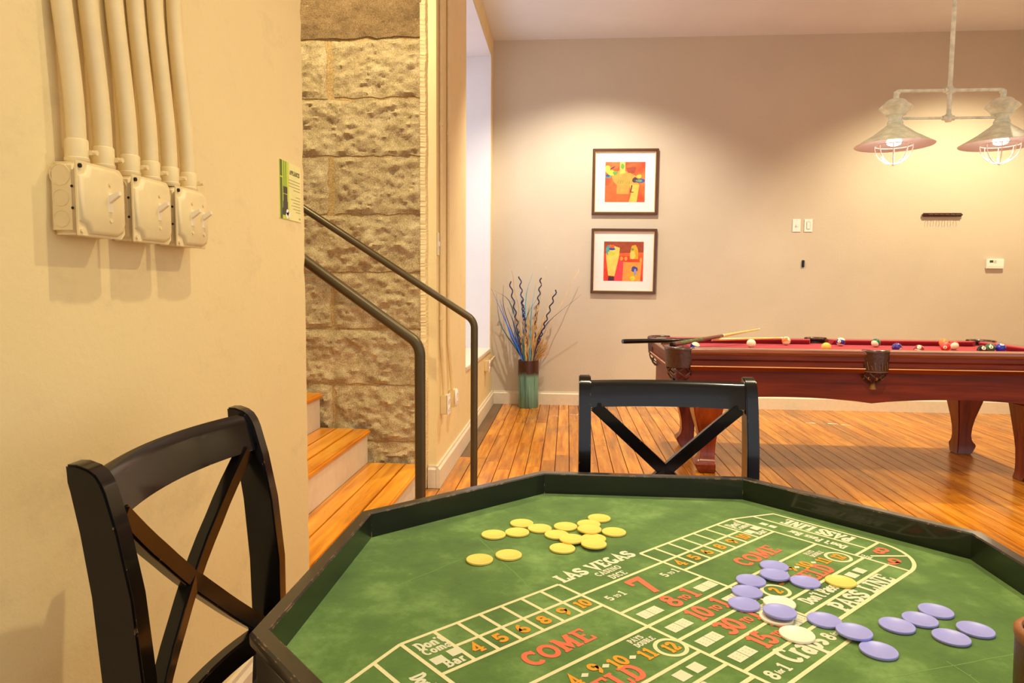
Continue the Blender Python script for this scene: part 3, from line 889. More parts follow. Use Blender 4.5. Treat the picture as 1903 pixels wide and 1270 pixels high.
def blob(cx, cy, rx, ry, n=12, j=0.15, seed=1):
    R = random.Random(seed)
    return [(min(1, max(0, cx + rx * cos(2 * pi * k / n) * (1 + R.uniform(-j, j)))), min(1, max(0, cy + ry * sin(2 * pi * k / n) * (1 + R.uniform(-j, j))))) for k in range(n)]
bgA = art_mat('abstract_red_orange', [(0.3, rgb(222, 50, 24)), (0.5, rgb(244, 84, 30)), (0.7, rgb(250, 120, 50))], 9, 0.6)
bgB = art_mat('abstract_crimson_brown', [(0.3, rgb(190, 40, 24)), (0.5, rgb(228, 64, 30)), (0.7, rgb(240, 90, 40))], 9, 0.6)
shA = [('coral', [(0, .6), (.28, .58), (.28, 1), (0, 1)]), ('orange', [(.16, .36), (.36, .2), (.5, .22), (.8, .36), (.84, .56), (.3, .58), (.22, .5)]),
       ('gold', [(.36, 0), (.5, 0), (.5, .28), (.36, .3)]), ('orange', [(.3, .56), (.62, .56), (.6, .8), (.29, .8)]), ('gold', [(.62, .56), (.86, .56), (.8, 1), (.6, 1), (.66, .78)]),
       ('coral', [(.29, .8), (.6, .8), (.6, 1), (.29, 1)]), ('brown', [(.52, .14), (.78, .12), (.74, .28), (.56, .27)]), ('green', blob(.43, .11, .045, .065, seed=3)),
       ('lime', blob(.06, .18, .07, .10, seed=4)), ('lime', blob(.16, .27, .09, .07, seed=5)), ('green', blob(.25, .27, .06, .05, seed=6)), ('teal', blob(.07, .36, .08, .045, seed=7)), ('blue', blob(.06, .34, .05, .03, seed=17)),
       ('lime', blob(.85, .36, .06, .05, seed=18)), ('dark', blob(.75, .45, .08, .07, seed=8)), ('blue', blob(.88, .47, .13, .055, seed=9)), ('green', blob(.85, .47, .08, .03, seed=10)),
       ('dark', [(.12, .17), (.2, .12), (.26, .1), (.21, .15), (.13, .19)]), ('dark', [(.66, .57), (.69, .58), (.66, .74), (.72, .74), (.72, .76), (.63, .76)])]
shA += [('green', [(.31 + k * .055, .54), (.335 + k * .055, .45), (.35 + k * .055, .44), (.33 + k * .055, .54)]) for k in range(7)]
shB = [('brown', [(0, 0), (1, 0), (1, .27), (0, .30)]), ('coral', [(.38, .30), (1, .27), (1, .36), (.38, .36)]), ('pink', [(.36, .46), (.50, .5), (.48, 1), (.28, 1)]),
       ('orange', [(.50, .52), (.96, .52), (.93, 1), (.48, 1)]), ('yellow', [(.06, .16), (.16, .08), (.40, .16), (.38, .4), (.28, .88), (.12, .86), (.06, .42)]),
       ('coral', [(.12, .10), (.25, .08), (.27, .16), (.12, .18)]), ('teal', blob(.10, .22, .05, .13, seed=21)), ('lime', blob(.19, .30, .09, .07, seed=22)), ('blue', blob(.20, .19, .08, .035, seed=23)),
       ('ochre', [(.70, .10), (.80, .08), (.86, .2), (.87, .44), (.66, .44), (.66, .3)]), ('yellow', blob(.73, .34, .07, .10, seed=24)), ('green', blob(.72, .19, .035, .03, seed=25)),
       ('ochre', blob(.75, .88, .10, .12, seed=26)), ('blue', blob(.78, .70, .08, .075, seed=27)), ('lilac', blob(.80, .78, .035, .09, seed=28)), ('lime', blob(.74, .93, .06, .06, seed=29)),
       ('orange', blob(.45, .43, .04, .05, seed=30)), ('orange', blob(.56, .43, .04, .05, seed=31)), ('orange', blob(.94, .46, .03, .06, seed=32)), ('dark', [(.13, .88), (.27, .89), (.27, .99), (.12, .99)])]
framed(0.512, 2.063, 0.297, 0.180, bgA, shA, 'framed abstract print with a green and blue band across orange, above the other print', 0.004)
framed(0.512, 1.345, 0.297, 0.180, bgB, shB, 'framed abstract print with yellow vase shapes on red, below the other print', 0.006)

# ------------------------------------------------------------------ vase with dried stems
VX, VY, VR, VH = -0.345, 6.335, 0.095, 0.437
def vase():
    n = NT('drip_glaze'); n.b.inputs['Roughness'].default_value = 0.25
    v = n.coord('Object', (26, 26, 1.2))
    f = n.noise(v, 1.0, 6, 0.7)
    low = n.ramp(f, [(0.3, rgb(44, 66, 70)), (0.48, rgb(96, 140, 122)), (0.72, rgb(140, 178, 150))])
    topc = n.ramp(f, [(0.3, rgb(34, 16, 14)), (0.6, rgb(70, 34, 20)), (0.75, rgb(130, 66, 24))])
    tc = n.n('ShaderNodeTexCoord'); sx = n.n('ShaderNodeSeparateXYZ'); n.l(tc.outputs['Object'], sx.inputs[0])
    ad = n.n('ShaderNodeMath', operation='MULTIPLY_ADD'); n.l(f, ad.inputs[0]); ad.inputs[1].default_value = 0.12; n.l(sx.outputs['Z'], ad.inputs[2])
    fac = n.ramp(ad.outputs[0], [(0.345, (0, 0, 0, 1)), (0.385, (1, 1, 1, 1))])
    n.base(n.mix(fac, low, topc))
    t = thing('vase', 'tall cylinder vase with dark brown rim glaze dripping over green', 'vase', (VX, VY, 0))
    m = MB().lathe([(VR - 0.004, 0), (VR, 0.006), (VR - 0.002, 0.15), (VR + 0.001, 0.3), (VR, VH - 0.004), (VR - 0.004, VH), (VR - 0.010, VH - 0.003), (VR - 0.012, 0.05)], 40)
    m.build('vase_body', n.m, t, smooth=40)
vase()
def stem_pt(px, py, dy=0.0):
    return Vector(((px - 981) * 0.00494, dy, VH + (673 - py) * 0.00487))
bq = thing('dried_bouquet', 'bouquet of dried tan stems, blue-dyed leaves and corkscrew twigs in the vase', 'dried flowers', (VX, VY, 0.06))
def add_stem(name, mb, mat, label):
    tag(mb.build(name, mat, bq, (0, 0, -0.06), smooth=50), label)
blue = plain('dyed_blue_leaf', rgb(30, 96, 190), 0.6, var=0.5, scale=9)
teal = plain('dyed_teal_leaf', rgb(30, 96, 100), 0.6, var=0.5, scale=9)
navy = plain('dyed_navy_leaf', rgb(40, 38, 78), 0.6, var=0.5, scale=12)
cyan = plain('dyed_cyan_leaf', rgb(70, 160, 180), 0.6, var=0.4, scale=9)
tan = plain('dried_tan_stem', rgb(206, 160, 92), 0.8, var=0.3, scale=14)
tan2 = plain('dried_pale_stem', rgb(226, 196, 140), 0.8, var=0.2, scale=14)
def ribbon(path, w0, wmax):
    m = MB(); n = len(path); vs = []
    for i, p in enumerate(path):
        s = i / (n - 1)
        w = w0 + (wmax - w0) * sin(pi * min(1, s * 1.15)) if s < 0.87 else w0 * 0.5 + (wmax - w0) * max(0, 1 - s) * 1.6
        a = 0.6 + s * 1.2
        d = Vector((0.72 + 0.28 * cos(a * 2.2), 0.35 * sin(a * 2.2), 0.08)) * w
        vs += [tuple(p - d), tuple(p + d), tuple(p + Vector((0, -0.0016, 0)) + d), tuple(p + Vector((0, -0.0016, 0)) - d)]
    fs = []
    for i in range(n - 1):
        for k in range(4):
            fs.append((i * 4 + k, i * 4 + (k + 1) % 4, i * 4 + 4 + (k + 1) % 4, i * 4 + 4 + k))
    fs += [(3, 2, 1, 0), tuple((n - 1) * 4 + k for k in range(4))]
    m.v, m.f = vs, fs
    return m
def quad(base, mid, tip, n=14):
    # through the mouth of the vase, then on to the tip (Catmull-Rom)
    k = 0.068 / max(0.068, abs(mid.x))
    rim = Vector((max(-0.072, min(0.072, mid.x * k * 0.8)), max(-0.05, min(0.05, mid.y)), VH))
    P_ = [base * 2 - rim, base, rim, mid, tip, tip * 2 - mid]
    out = []
    for i in range(n + 1):
        s = i / n * 3
        j = min(2, int(s)); u = s - j
        a, b, c, d = P_[j:j + 4]
        out.append((b * 2 + (c - a) * u + (a * 2 - b * 5 + c * 4 - d) * u * u + (b * 3 - a - c * 3 + d) * u ** 3) * 0.5)
    return out
RS = random.Random(21)
def vbase():
    a, r = RS.uniform(0, 2 * pi), RS.uniform(0.01, 0.065)
    return Vector((r * cos(a), r * sin(a), 0.06))
leaves = [((912, 540), (938, 600), blue, .0030), ((917, 543), (948, 570), teal, .0036), ((926, 560), (948, 630), blue, .0046), ((934, 533), (936, 580), navy, .0022), ((920, 548), (930, 610), teal, .0030),
          ((942, 575), (955, 610), navy, .0036), ((948, 585), (958, 640), blue, .0050), ((987, 511), (975, 560), cyan, .0030), ((993, 531), (985, 590), cyan, .0032), ((1000, 550), (975, 600), teal, .0034), ((1077, 549), (1010, 610), navy, .0052),
          ((965, 545), (970, 600), blue, .0034), ((983, 570), (972, 620), teal, .0030)]
for k, (tip, mid, mt, w) in enumerate(leaves):
    dy = RS.uniform(-0.07, 0.05)
    nm = {blue: 'blue', teal: 'teal', navy: 'dark purple', cyan: 'pale cyan'}[mt]
    lab = 'long %s dyed leaf blade' % nm
    add_stem('dyed_leaf', ribbon(quad(vbase(), stem_pt(*mid, dy * 0.6), stem_pt(*tip, dy)), 0.0036, w * 3.9), mt, lab)
curls = [((946, 526), (962, 620)), ((963, 517), (972, 600)), ((1003, 519), (994, 600)), ((1031, 541), (1006, 620)), ((968, 560), (975, 620))]
for tip, mid in curls:
    dy = RS.uniform(-0.05, 0.04)
    b = vbase(); path = quad(b, stem_pt(*mid, dy * 0.5), stem_pt(*tip, dy), 90)
    ph = RS.uniform(0, 6)
    pts = []
    for i, p in enumerate(path):
        s = i / 90
        r = 0.010 * min(1, max(0, (s - 0.25) * 2.2))
        a = ph + s * 2 * pi * 15
        pts.append(p + Vector((r * cos(a), r * sin(a), 0)))
    add_stem('curly_stem', MB().tube(pts, [0.0056] * 60 + [0.0062] * 31, 5), navy, 'navy corkscrew curled stem')
def wavy(tip, amp, fr, mat, r, label):
    dy = RS.uniform(-0.06, 0.05)
    b = vbase(); tp = stem_pt(*tip, dy)
    path = quad(b, Vector((tp.x * 0.55, tp.y * 0.5, (VH + tp.z) / 2)), tp, 40)
    ph = RS.uniform(0, 6)
    pts = [p + Vector((amp * sin(ph + i * fr), amp * cos(ph * 2 + i * fr * 0.8), 0)) * min(1, i / 15) for i, p in enumerate(path)]
    add_stem('dried_stem', MB().tube(pts, [r * (1 - 0.55 * i / 40) for i in range(41)], 5), mat, label)
for tip in ((948, 506), (1072, 502), (1011, 497), (1027, 540)):
    wavy(tip, 0.006, 0.75, tan2 if tip[0] > 1000 else tan, 0.0052, 'tall pale wavy dried stem')
for k in range(30):
    tip = (RS.uniform(952, 1014), RS.uniform(566, 632))
    wavy(tip, 0.004, 0.6, tan, 0.0060, 'short tan dried stem')
# fluffy grass tuft
fl = MB()
for k in range(150):
    b = Vector((0.045 + RS.uniform(-0.03, 0.03), RS.uniform(-0.04, 0.03), VH - 0.03))
    tp = stem_pt(RS.uniform(996, 1020), RS.uniform(632, 664), RS.uniform(-0.06, 0.04))
    fl.tube([b, (b + tp) * 0.5 + Vector((0, 0, 0.02)), tp], 0.0013, 3)
tag(fl.build('grass_tuft', tan, bq, (0, 0, -0.06)), kind='stuff')

# ------------------------------------------------------------------ pool table
PX0, PX1, PY0, PY1, PZ = 0.585, 2.905, 4.03, 5.05, 0.757
PCX, PCY = (PX0 + PX1) / 2, (PY0 + PY1) / 2
hx, hy = (PX1 - PX0) / 2, (PY1 - PY0) / 2
pt = thing('pool_table', 'mahogany pool table with red cloth and curved legs', 'pool table', (PCX, PCY, 0))
RW = 0.105       # rail width
BED = PZ - 0.034
MB().box(-hx + 0.05, hx - 0.05, -hy + 0.05, hy - 0.05, BED - 0.03, BED).build('bed_cloth', M['redcloth'], pt)
# rails: profile in (out, z); bull-nosed outer lip
def rail(p0, p1, outd):
    """p0,p1: start/end on the outer edge line; outd: outward unit vector"""
    prof = [(0.0, PZ - 0.010), (-0.004, PZ - 0.003), (-0.014, PZ), (-RW, PZ), (-RW, BED), (-0.03, BED), (-0.012, PZ - 0.036), (-0.002, PZ - 0.026), (0.002, PZ - 0.018)]
    rings = []
    for p in (p0, p1):
        rings.append([(p[0] + outd[0] * a, p[1] + outd[1] * a, z) for a, z in prof])
    return MB().loft(rings).build('rail', M['rail_wood'], pt, fix=True, smooth=40)
def cushion(p0, p1, outd, c0, c1):
    d = Vector((p1[0] - p0[0], p1[1] - p0[1])).normalized()
    sec = [(-RW, PZ + 0.0005, 0), (-RW - 0.046, PZ - 0.002, 1), (-RW - 0.046, PZ - 0.008, 1), (-RW - 0.022, BED, 0.5), (-RW, BED, 0)]
    rings = [[(p0[0] + outd[0] * a + d.x * c0 * s, p0[1] + outd[1] * a + d.y * c0 * s, z) for a, z, s in sec],
             [(p1[0] + outd[0] * a - d.x * c1 * s, p1[1] + outd[1] * a - d.y * c1 * s, z) for a, z, s in sec]]
    return MB().loft(rings).build('cushion', M['redcloth'], pt, fix=True)
cp, sp_ = 0.128, 0.062
segs = []
for sy in (-1, 1):
    segs += [((-hx + cp, sy * hy), (-sp_, sy * hy), (0, sy), .05, .02), ((sp_, sy * hy), (hx - cp, sy * hy), (0, sy), .02, .05)]
for sx in (-1, 1):
    segs.append(((sx * hx, -hy + cp), (sx * hx, hy - cp), (sx, 0), .05, .05))
for p0, p1, o, c0, c1 in segs:
    rail(p0, p1, o); cushion(p0, p1, o, c0, c1)
    # sight dots
    # blind panel under each rail
    q = 0.012
    a = Vector(p0) - Vector(o) * q; b = Vector(p1) - Vector(o) * q
    d = Vector(o) * 0.022
    prof = [(0.0, PZ - 0.034), (0.002, PZ - 0.060), (-0.006, PZ - 0.070), (-0.006, PZ - 0.094), (0.006, PZ - 0.099), (0.008, PZ - 0.104), (0.004, PZ - 0.110), (-0.002, PZ - 0.128), (-0.030, PZ - 0.128), (-0.030, PZ - 0.034)]
    rings = [[(p.x + o[0] * e, p.y + o[1] * e, z) for e, z in prof] for p in (a, b)]
    bp = MB().loft(rings).build('blind_panel', M['mahogany'], pt, fix=True, smooth=30)
    MB().tube([(p.x + o[0] * 0.0085, p.y + o[1] * 0.0085, PZ - 0.1015) for p in (a, b)], 0.0032, 8).build('highlight_bead', M['bead'], bp, smooth=50)
# cabinet: four panels with shaped lower edges
ci = 0.055
zt, zb = PZ - 0.118, 0.452
def scallop(L, n=26, drop=0.0):
    pts = []
    for k in range(n + 1):
        s = k / n
        xx = -L + 2 * L * s
        a = abs(xx) / L
        # two shallow arches meeting in a low point at the middle, deep at the ends
        h = 0.028 * sin(pi * min(1, a / 0.86)) ** 0.8 if a < 0.86 else -0.03 * ((a - 0.86) / 0.14)
        pts.append((xx, zb + h))
    return pts
for sy in (-1, 1):
    L = hx - ci
    poly = scallop(L) + [(L, zt), (-L, zt)]
    y0 = sy * (hy - ci)
    MB().prism(poly, 'y', min(y0, y0 - sy * 0.022), max(y0, y0 - sy * 0.022)).build('cabinet_panel', M['mahogany'], pt, fix=True)
for sx in (-1, 1):
    L = hy - ci - 0.0225
    poly = scallop(L) + [(L, zt), (-L, zt)]
    x0 = sx * (hx - ci)
    MB().prism(poly, 'x', min(x0, x0 - sx * 0.022), max(x0, x0 - sx * 0.022)).build('cabinet_panel', M['mahogany'], pt, fix=True)
# legs: square section, curved on the two outer faces, flared foot
prof = [(0.452, 0.000, 0.185), (0.42, 0.004, 0.180), (0.36, 0.016, 0.172), (0.30, 0.038, 0.164), (0.24, 0.060, 0.156), (0.18, 0.074, 0.150), (0.13, 0.078, 0.148), (0.095, 0.070, 0.147), (0.075, 0.052, 0.147), (0.066, 0.036, 0.147), (0.058, 0.034, 0.147), (0.040, 0.042, 0.148), (0.015, 0.062, 0.152), (0.0, 0.072, 0.156)]
for sx in (-1, 1):
    for sy in (-1, 1):
        ox, oy = hx - ci - (0.105 if sx < 0 else 0.062), hy - ci - 0.012
        rings = []
        for z, o_, i_ in prof:
            xo, xi = sx * (ox - o_ * 0.80), sx * (ox - i_)
            yo, yi = sy * (oy - o_ * 0.80), sy * (oy - i_)
            rings.append([(xo, yo, z), (xi, yo, z), (xi, yi, z), (xo, yi, z)])
        MB().loft(rings).build('leg', M['mahogany_leg'], pt, fix=True, bevel=0.006, seg=2, smooth=35)
# pockets
gold = plain('brass_fringe', rgb(150, 104, 44), 0.45, 0.3, var=0.4, scale=40)
def pocket(px, py, outv, corner):
    """outv: outward 2-D unit direction"""
    o = Vector(outv).normalized(); s = Vector((-o.y, o.x))
    r = 0.078
    z1 = PZ + 0.004
    A0, A1 = (-100, 100) if corner else (-72, 72)
    rr = r if corner else 0.070
    def P(a, rad, z):
        d = o * cos(radians(a)) + s * sin(radians(a))
        return (px + d.x * rad, py + d.y * rad, z)
    pk = bpy.data.objects.new('pocket', None); COL.objects.link(pk); pk.parent = pt
    # leather iron: rounded collar
    col_pts = [P(A0 + (A1 - A0) * k / 16, rr, z1 - 0.011) for k in range(17)]
    MB().tube(col_pts, 0.0155, 10).build('pocket_collar', M['leather'], pk, smooth=50)
    # shield
    m = MB()
    rings = []
    top, bot = z1 - 0.014, PZ - (0.112 if corner else 0.122)
    for k in range(13):
        a = A0 * 0.86 + (A1 - A0) * 0.86 * k / 12
        rings.append([P(a, rr + 0.014, top), P(a, rr + 0.006, bot), P(a, rr - 0.002, bot), P(a, rr + 0.004, top)])
    m.loft(rings)
    m.build('leather_shield', M['leather'], pk, fix=True, smooth=50)
    if not corner:
        mm = MB()
        Rp = random.Random(3)
        for k in range(7):
            a0, a1 = -44 + k * 13, -38 + k * 13
            mm.tube([P(a0, rr + 0.0135, PZ - 0.060 - 0.02 * (k % 2)), P((a0 + a1) / 2, rr + 0.0125, PZ - 0.085), P(a1, rr + 0.0095, PZ - 0.106)], 0.0016, 5)
        mm.tube([P(-60 + 10 * k, rr + 0.008, PZ - 0.117) for k in range(13)], 0.0022, 5)
        mm.build('embossed_scroll', plain('worn_leather_edge', rgb(128, 92, 56), 0.35), pk)
    # net: crossing leather straps narrowing to a ring
    m = MB()
    nz = 10
    zt_, zb_ = bot + 0.004, bot - (0.088 if corner else 0.062)
    r0, r1 = rr - 0.002, (0.036 if corner else 0.026)
    nst = 6 if corner else 8
    for k in range(nst):
        for sgn in (-1, 1):
            pts = []
            for i in range(nz + 1):
                u = i / nz
                a = 360 / nst * k + sgn * (95 if corner else 68) * u
                rad = r0 + (r1 - r0) * u ** 2.2
                pts.append(P(a, rad, zt_ + (zb_ - zt_) * u))
            m.tube(pts, 0.0040, 5)
    m.tube([P(15 * k, r1, zb_) for k in range(25)], 0.0046, 6)
    m.build('leather_net', M['leather'], pk, smooth=60)
    m = MB()
    m.lathe([(0.012, 0.0), (0.017, -0.004), (0.013, -0.012), (0.018, -0.030), (0.022, -0.044)], 14, (px, py, zb_ + 0.006))
    m.build('tassel', M['leather'] if corner else gold, pk, fix=True, smooth=40)
    if not corner:
        m = MB()
        for k in range(8):
            m.sphere(P(45 * k, 0.050, zb_ + 0.026), 0.0085, 8, 6)
        m.build('net_bead', gold, pk, smooth=60)
e = 0.080
for sx in (-1, 1):
    for sy in (-1, 1):
        pocket(sx * (hx - e), sy * (hy - e), (sx, sy), True)
for sy in (-1, 1):
    pocket(0.0, sy * (hy - 0.055), (0, sy), False)

# ------------------------------------------------------------------ billiard balls
BR = 0.0286
ivory = plain('ball_ivory', rgb(238, 226, 190), 0.12)
dkink = plain('ball_ink', rgb(20, 18, 18), 0.3)
def ball(x, y, col, num, stripe, face, label):
    t = thing('billiard_ball', label, 'billiard ball', (x, y, BED + BR + 0.0003))
    cm = plain('ball_colour', col, 0.10, coat=0.5)
    f = Vector(face).normalized()
    up_ = Vector((0.25, 0.1, 1)).normalized()
    s = f.cross(up_).normalized(); u = s.cross(f).normalized()
    seg, rg = 28, 18
    m = MB().sphere((0, 0, 0), BR, seg, rg)
    # polar axis = u, so the stripe runs round the equator through the number
    m.v = [tuple(s * p[0] + f * p[1] + u * p[2]) for p in m.v]
    o = m.build('ball_body', [cm, ivory], t, smooth=60)
    if stripe:
        for p in o.data.polygons:
            c = p.center
            lat = Vector(c).dot(u) / BR
            if abs(lat) > 0.52: p.material_index = 1
    if num:
        R2 = BR * 1.004
        disc = MB()
        n = 18
        vs = [tuple(f * R2)]
        for rr, k0 in ((0.22, 1), (0.42, 2)):
            for k in range(n):
                a = 2 * pi * k / n
                d = (f + s * rr * cos(a) + u * rr * sin(a)).normalized()
                vs.append(tuple(d * R2))
        fs = [(0, 1 + k, 1 + (k + 1) % n) for k in range(n)] + [(1 + k, 1 + n + k, 1 + n + (k + 1) % n, 1 + (k + 1) % n) for k in range(n)]
        disc.add(vs, fs)
        disc.build('number_disc', ivory, t, fix=True, smooth=60)
        tx = MB(); text(tx, str(num), 0, -0.22, 0.44, 0, 0.75, 0.16)
        tx.v = [tuple((f - s * p[0] * -1 * -1 + u * p[1]).normalized() * BR * 1.010) for p in tx.v]
        tx.build('number', dkink, t)
def B(px): return px
YEL, BLU, RED, PUR, ORA, GRN, MAR, BLK = rgb(232, 184, 70), rgb(24, 40, 170), rgb(214, 44, 24), rgb(54, 30, 130), rgb(240, 120, 50), rgb(10, 96, 64), rgb(150, 30, 40), rgb(22, 20, 22)
ball(0.772, 4.235, BLU, 10, True, (-0.1, -1, -0.35), 'striped blue and white ball under the cue butts by the corner pocket')
ball(1.182, 4.548, ivory.node_tree.nodes['Principled BSDF'].inputs['Base Color'].default_value[:3] + (1,), 0, False, (0, -1, 0), 'plain white cue ball on the red cloth')
ball(1.482, 4.815, ORA, 13, True, (0.6, -1, 0.5), 'orange striped ball near the far cushion beside a cue tip')
ball(1.570, 4.330, YEL, 0, False, (0, -1, 0.3), 'plain yellow-orange ball close to the near side rail')
ball(1.832, 4.795, PUR, 12, True, (-0.9, -1, 0.2), 'purple striped ball near the far side pocket')
ball(2.036, 4.742, GRN, 14, True, (0.3, 0.4, -1), 'white ball with a green stripe low down near the far cushion')
ball(1.998, 4.365, PUR, 4, False, (0.5, -1, -0.35), 'solid purple ball near the near side pocket')
ball(2.060, 4.230, MAR, 15, True, (-0.4, -1, 0.9), 'red and white ball tucked low against the near cushion')
ball(2.500, 4.812, ORA, 5, False, (0, 0.3, 1), 'solid orange ball at the back of the cluster of three')
ball(2.349, 4.500, RED, 3, False, (-0.6, -1, -0.1), 'solid red ball with its number facing out at the front of the cluster of three')
ball(2.452, 4.600, RED, 11, True, (-0.2, 0.3, -1), 'red striped ball at the side of the cluster of three')
ball(2.440, 4.275, BLK, 8, False, (-0.2, -1, 0.6), 'black ball half hidden behind the near rail')
ball(2.570, 4.425, GRN, 6, False, (-0.3, -1, 0.4), 'solid green ball between the black and the blue ball')
ball(2.634, 4.430, BLU, 2, False, (0.0, -0.5, 1), 'solid blue ball touching the green ball')

# ------------------------------------------------------------------ cue sticks
def cue(butt, tip, label, mats):
    t = thing('cue_stick', label, 'cue stick', butt)
    d = Vector(tip) - Vector(butt); L = d.length; d.normalize()
    def seg(name, a, b, r0, r1, mat):
        MB().tube([d * a, d * b], [r0, r1], 14).build(name, mat, t, smooth=40)
    seg('bumper', 0, 0.022, 0.0135, 0.0145, M['black'])
    seg('butt_sleeve', 0.022, 0.10, 0.0148, 0.0145, mats[0])
    seg('wrap', 0.10, 0.40, 0.0146, 0.0130, mats[1])
    seg('forearm', 0.40, L * 0.52, 0.0130, 0.0108, mats[2])
    seg('joint_collar', L * 0.52, L * 0.52 + 0.014, 0.0110, 0.0110, ivory)
    seg('shaft', L * 0.52 + 0.014, L - 0.022, 0.0106, 0.0066, mats[3])
    seg('ferrule', L - 0.022, L - 0.005, 0.0066, 0.0066, ivory)
    seg('cue_tip', L - 0.005, L, 0.0066, 0.0050, plain('tip_blue', rgb(70, 90, 120), 0.8))
maple = plain('maple_shaft', rgb(230, 186, 110), 0.25, var=0.12, scale=20, coat=0.3)
brn = plain('cue_brown', rgb(96, 40, 22), 0.25, var=0.2, coat=0.4)
camo = plain('camouflage_wrap', rgb(86, 88, 48), 0.5, var=0.7, scale=38)
cue((0.344, 4.30, 0.7725), (1.486, 4.90, 0.7650), 'cue stick with a black butt jutting past the end of the pool table', [M['black'], M['black'], M['black'], maple])
cue((0.612, 4.10, 0.7720), (1.407, 5.20, 0.8080), 'cue stick with a mottled green-brown wrapped butt lying across the black-butted cue', [brn, camo, brn, maple])

# ------------------------------------------------------------------ double pendant lamp over the pool table
def pendant(x, y, zrim):
    t = thing('pendant_lamp', 'double pendant lamp of pale pipe with two cone shades over the pool table', 'lamp', (x, y, ZC))
    z = lambda a: a - ZC
    dz = zrim - 1.945
    mid, low = 2.255 + dz, 2.098 + dz
    MB().tube([(0, 0, 0), (0, 0, z(low) - 0.0)], 0.0125, 12).build('drop_rod', M['galv'], t, smooth=50)
    MB().lathe([(0.06, 0), (0.06, -0.012), (0.03, -0.03), (0.014, -0.045)], 24).build('ceiling_rose', M['galv'], t, fix=True, smooth=40)
    R = 0.296
    bz = z(mid)
    pts = [(-R, 0, bz - 0.045), (-R, 0, bz - 0.025)] + bez((-R, 0, bz - 0.02), (-R, 0, bz), (-R + 0.02, 0, bz), 5) + [(0, 0, bz)] + bez((R - 0.02, 0, bz), (R, 0, bz), (R, 0, bz - 0.02), 5) + [(R, 0, bz - 0.025), (R, 0, bz - 0.045)]
    MB().tube(pts, 0.0095, 12).build('upper_bar', M['galv'], t, smooth=50)
    MB().tube([(-R + 0.03, 0, z(low)), (R - 0.03, 0, z(low))], 0.0075, 10).build('lower_bar', M['galv'], t, smooth=50)
    for zz in (bz, z(low)):
        m = MB()
        m.lathe([(0.0165, -0.022), (0.0185, -0.018), (0.0185, 0.018), (0.0165, 0.022)], 14, (0, 0, zz))
        m.tube([(-0.032, 0, zz), (0.032, 0, zz)], 0.0145, 12)
        m.build('cross_fitting', M['galv'], t, smooth=50)
    for s in (-1, 1):
        m = MB()
        m.lathe([(0.0150, -0.052), (0.0150, -0.004)], 12, (s * R, 0, bz))
        m.sphere((s * (R - 0.008), 0, bz - 0.008), 0.0155, 10, 8)
        m.build('elbow_fitting', M['galv'], t, smooth=50)
    for s in (-1, 1):
        hd = bpy.data.objects.new('lamp_head', None); COL.objects.link(hd); hd.parent = t; hd.location = (s * R, 0, z(zrim))
        # ventilated cap and neck
        MB().lathe([(0.018, 0.264), (0.040, 0.260), (0.054, 0.250), (0.058, 0.243), (0.064, 0.238), (0.082, 0.224), (0.090, 0.214), (0.088, 0.210), (0.076, 0.200), (0.060, 0.182), (0.056, 0.172), (0.040, 0.166),
                    (0.035, 0.156), (0.036, 0.140), (0.043, 0.130), (0.043, 0.124), (0.040, 0.120), (0.047, 0.112), (0.047, 0.104)], 32).build('cap', M['galv'], hd, fix=True, smooth=22)
        # cone shade with thickness
        MB().lathe([(0.046, 0.112), (0.060, 0.100), (0.120, 0.055), (0.205, 0.004), (0.213, 0.0), (0.211, -0.003)], 48, capb=False, capt=False).build('shade', M['galv'], hd, smooth=50)
        MB().lathe([(0.211, -0.003), (0.204, -0.001), (0.118, 0.048), (0.058, 0.092), (0.02, 0.10), (0.0005, 0.10)], 48, capb=False, capt=False).build('shade_lining', M['shade_in'], hd, smooth=50)
        MB().lathe([(0.018, 0.095), (0.019, 0.05), (0.036, 0.034), (0.041, 0.018), (0.034, 0.004), (0.018, -0.003), (0.0005, -0.005)], 24, capb=False, capt=False).build('bulb', M['bulb'], hd, smooth=50)
        cg = MB()
        for k in range(4):
            a = pi * k / 4 + 0.35
            pts = [(0.100 * cos(q) * cos(a), 0.100 * cos(q) * sin(a), -0.002 - 0.108 * sin(q) if q > 0 else -0.002) for q in [pi * i / 20 for i in range(21)]]
            cg.tube(pts, 0.0028, 6)
        cg.tube([(0.100 * cos(2 * pi * i / 32), 0.100 * sin(2 * pi * i / 32), -0.002) for i in range(33)], 0.0030, 6)
        cg.sphere((0, 0, -0.112), 0.007, 8, 6)
        cg.build('guard_cage', M['cage'], hd, smooth=50)
        ld = bpy.data.lights.new('bulb_light', 'SPOT')
        ld.spot_size = radians(150); ld.spot_blend = 0.5
        ld.energy = PENDANT_W * 3; ld.color = WARM; ld.shadow_soft_size = 0.05
        lo = bpy.data.objects.new('bulb_light', ld); COL.objects.link(lo); lo.parent = hd; lo.location = (0, 0, -0.030)
pendant(2.190, 4.30, 1.945)

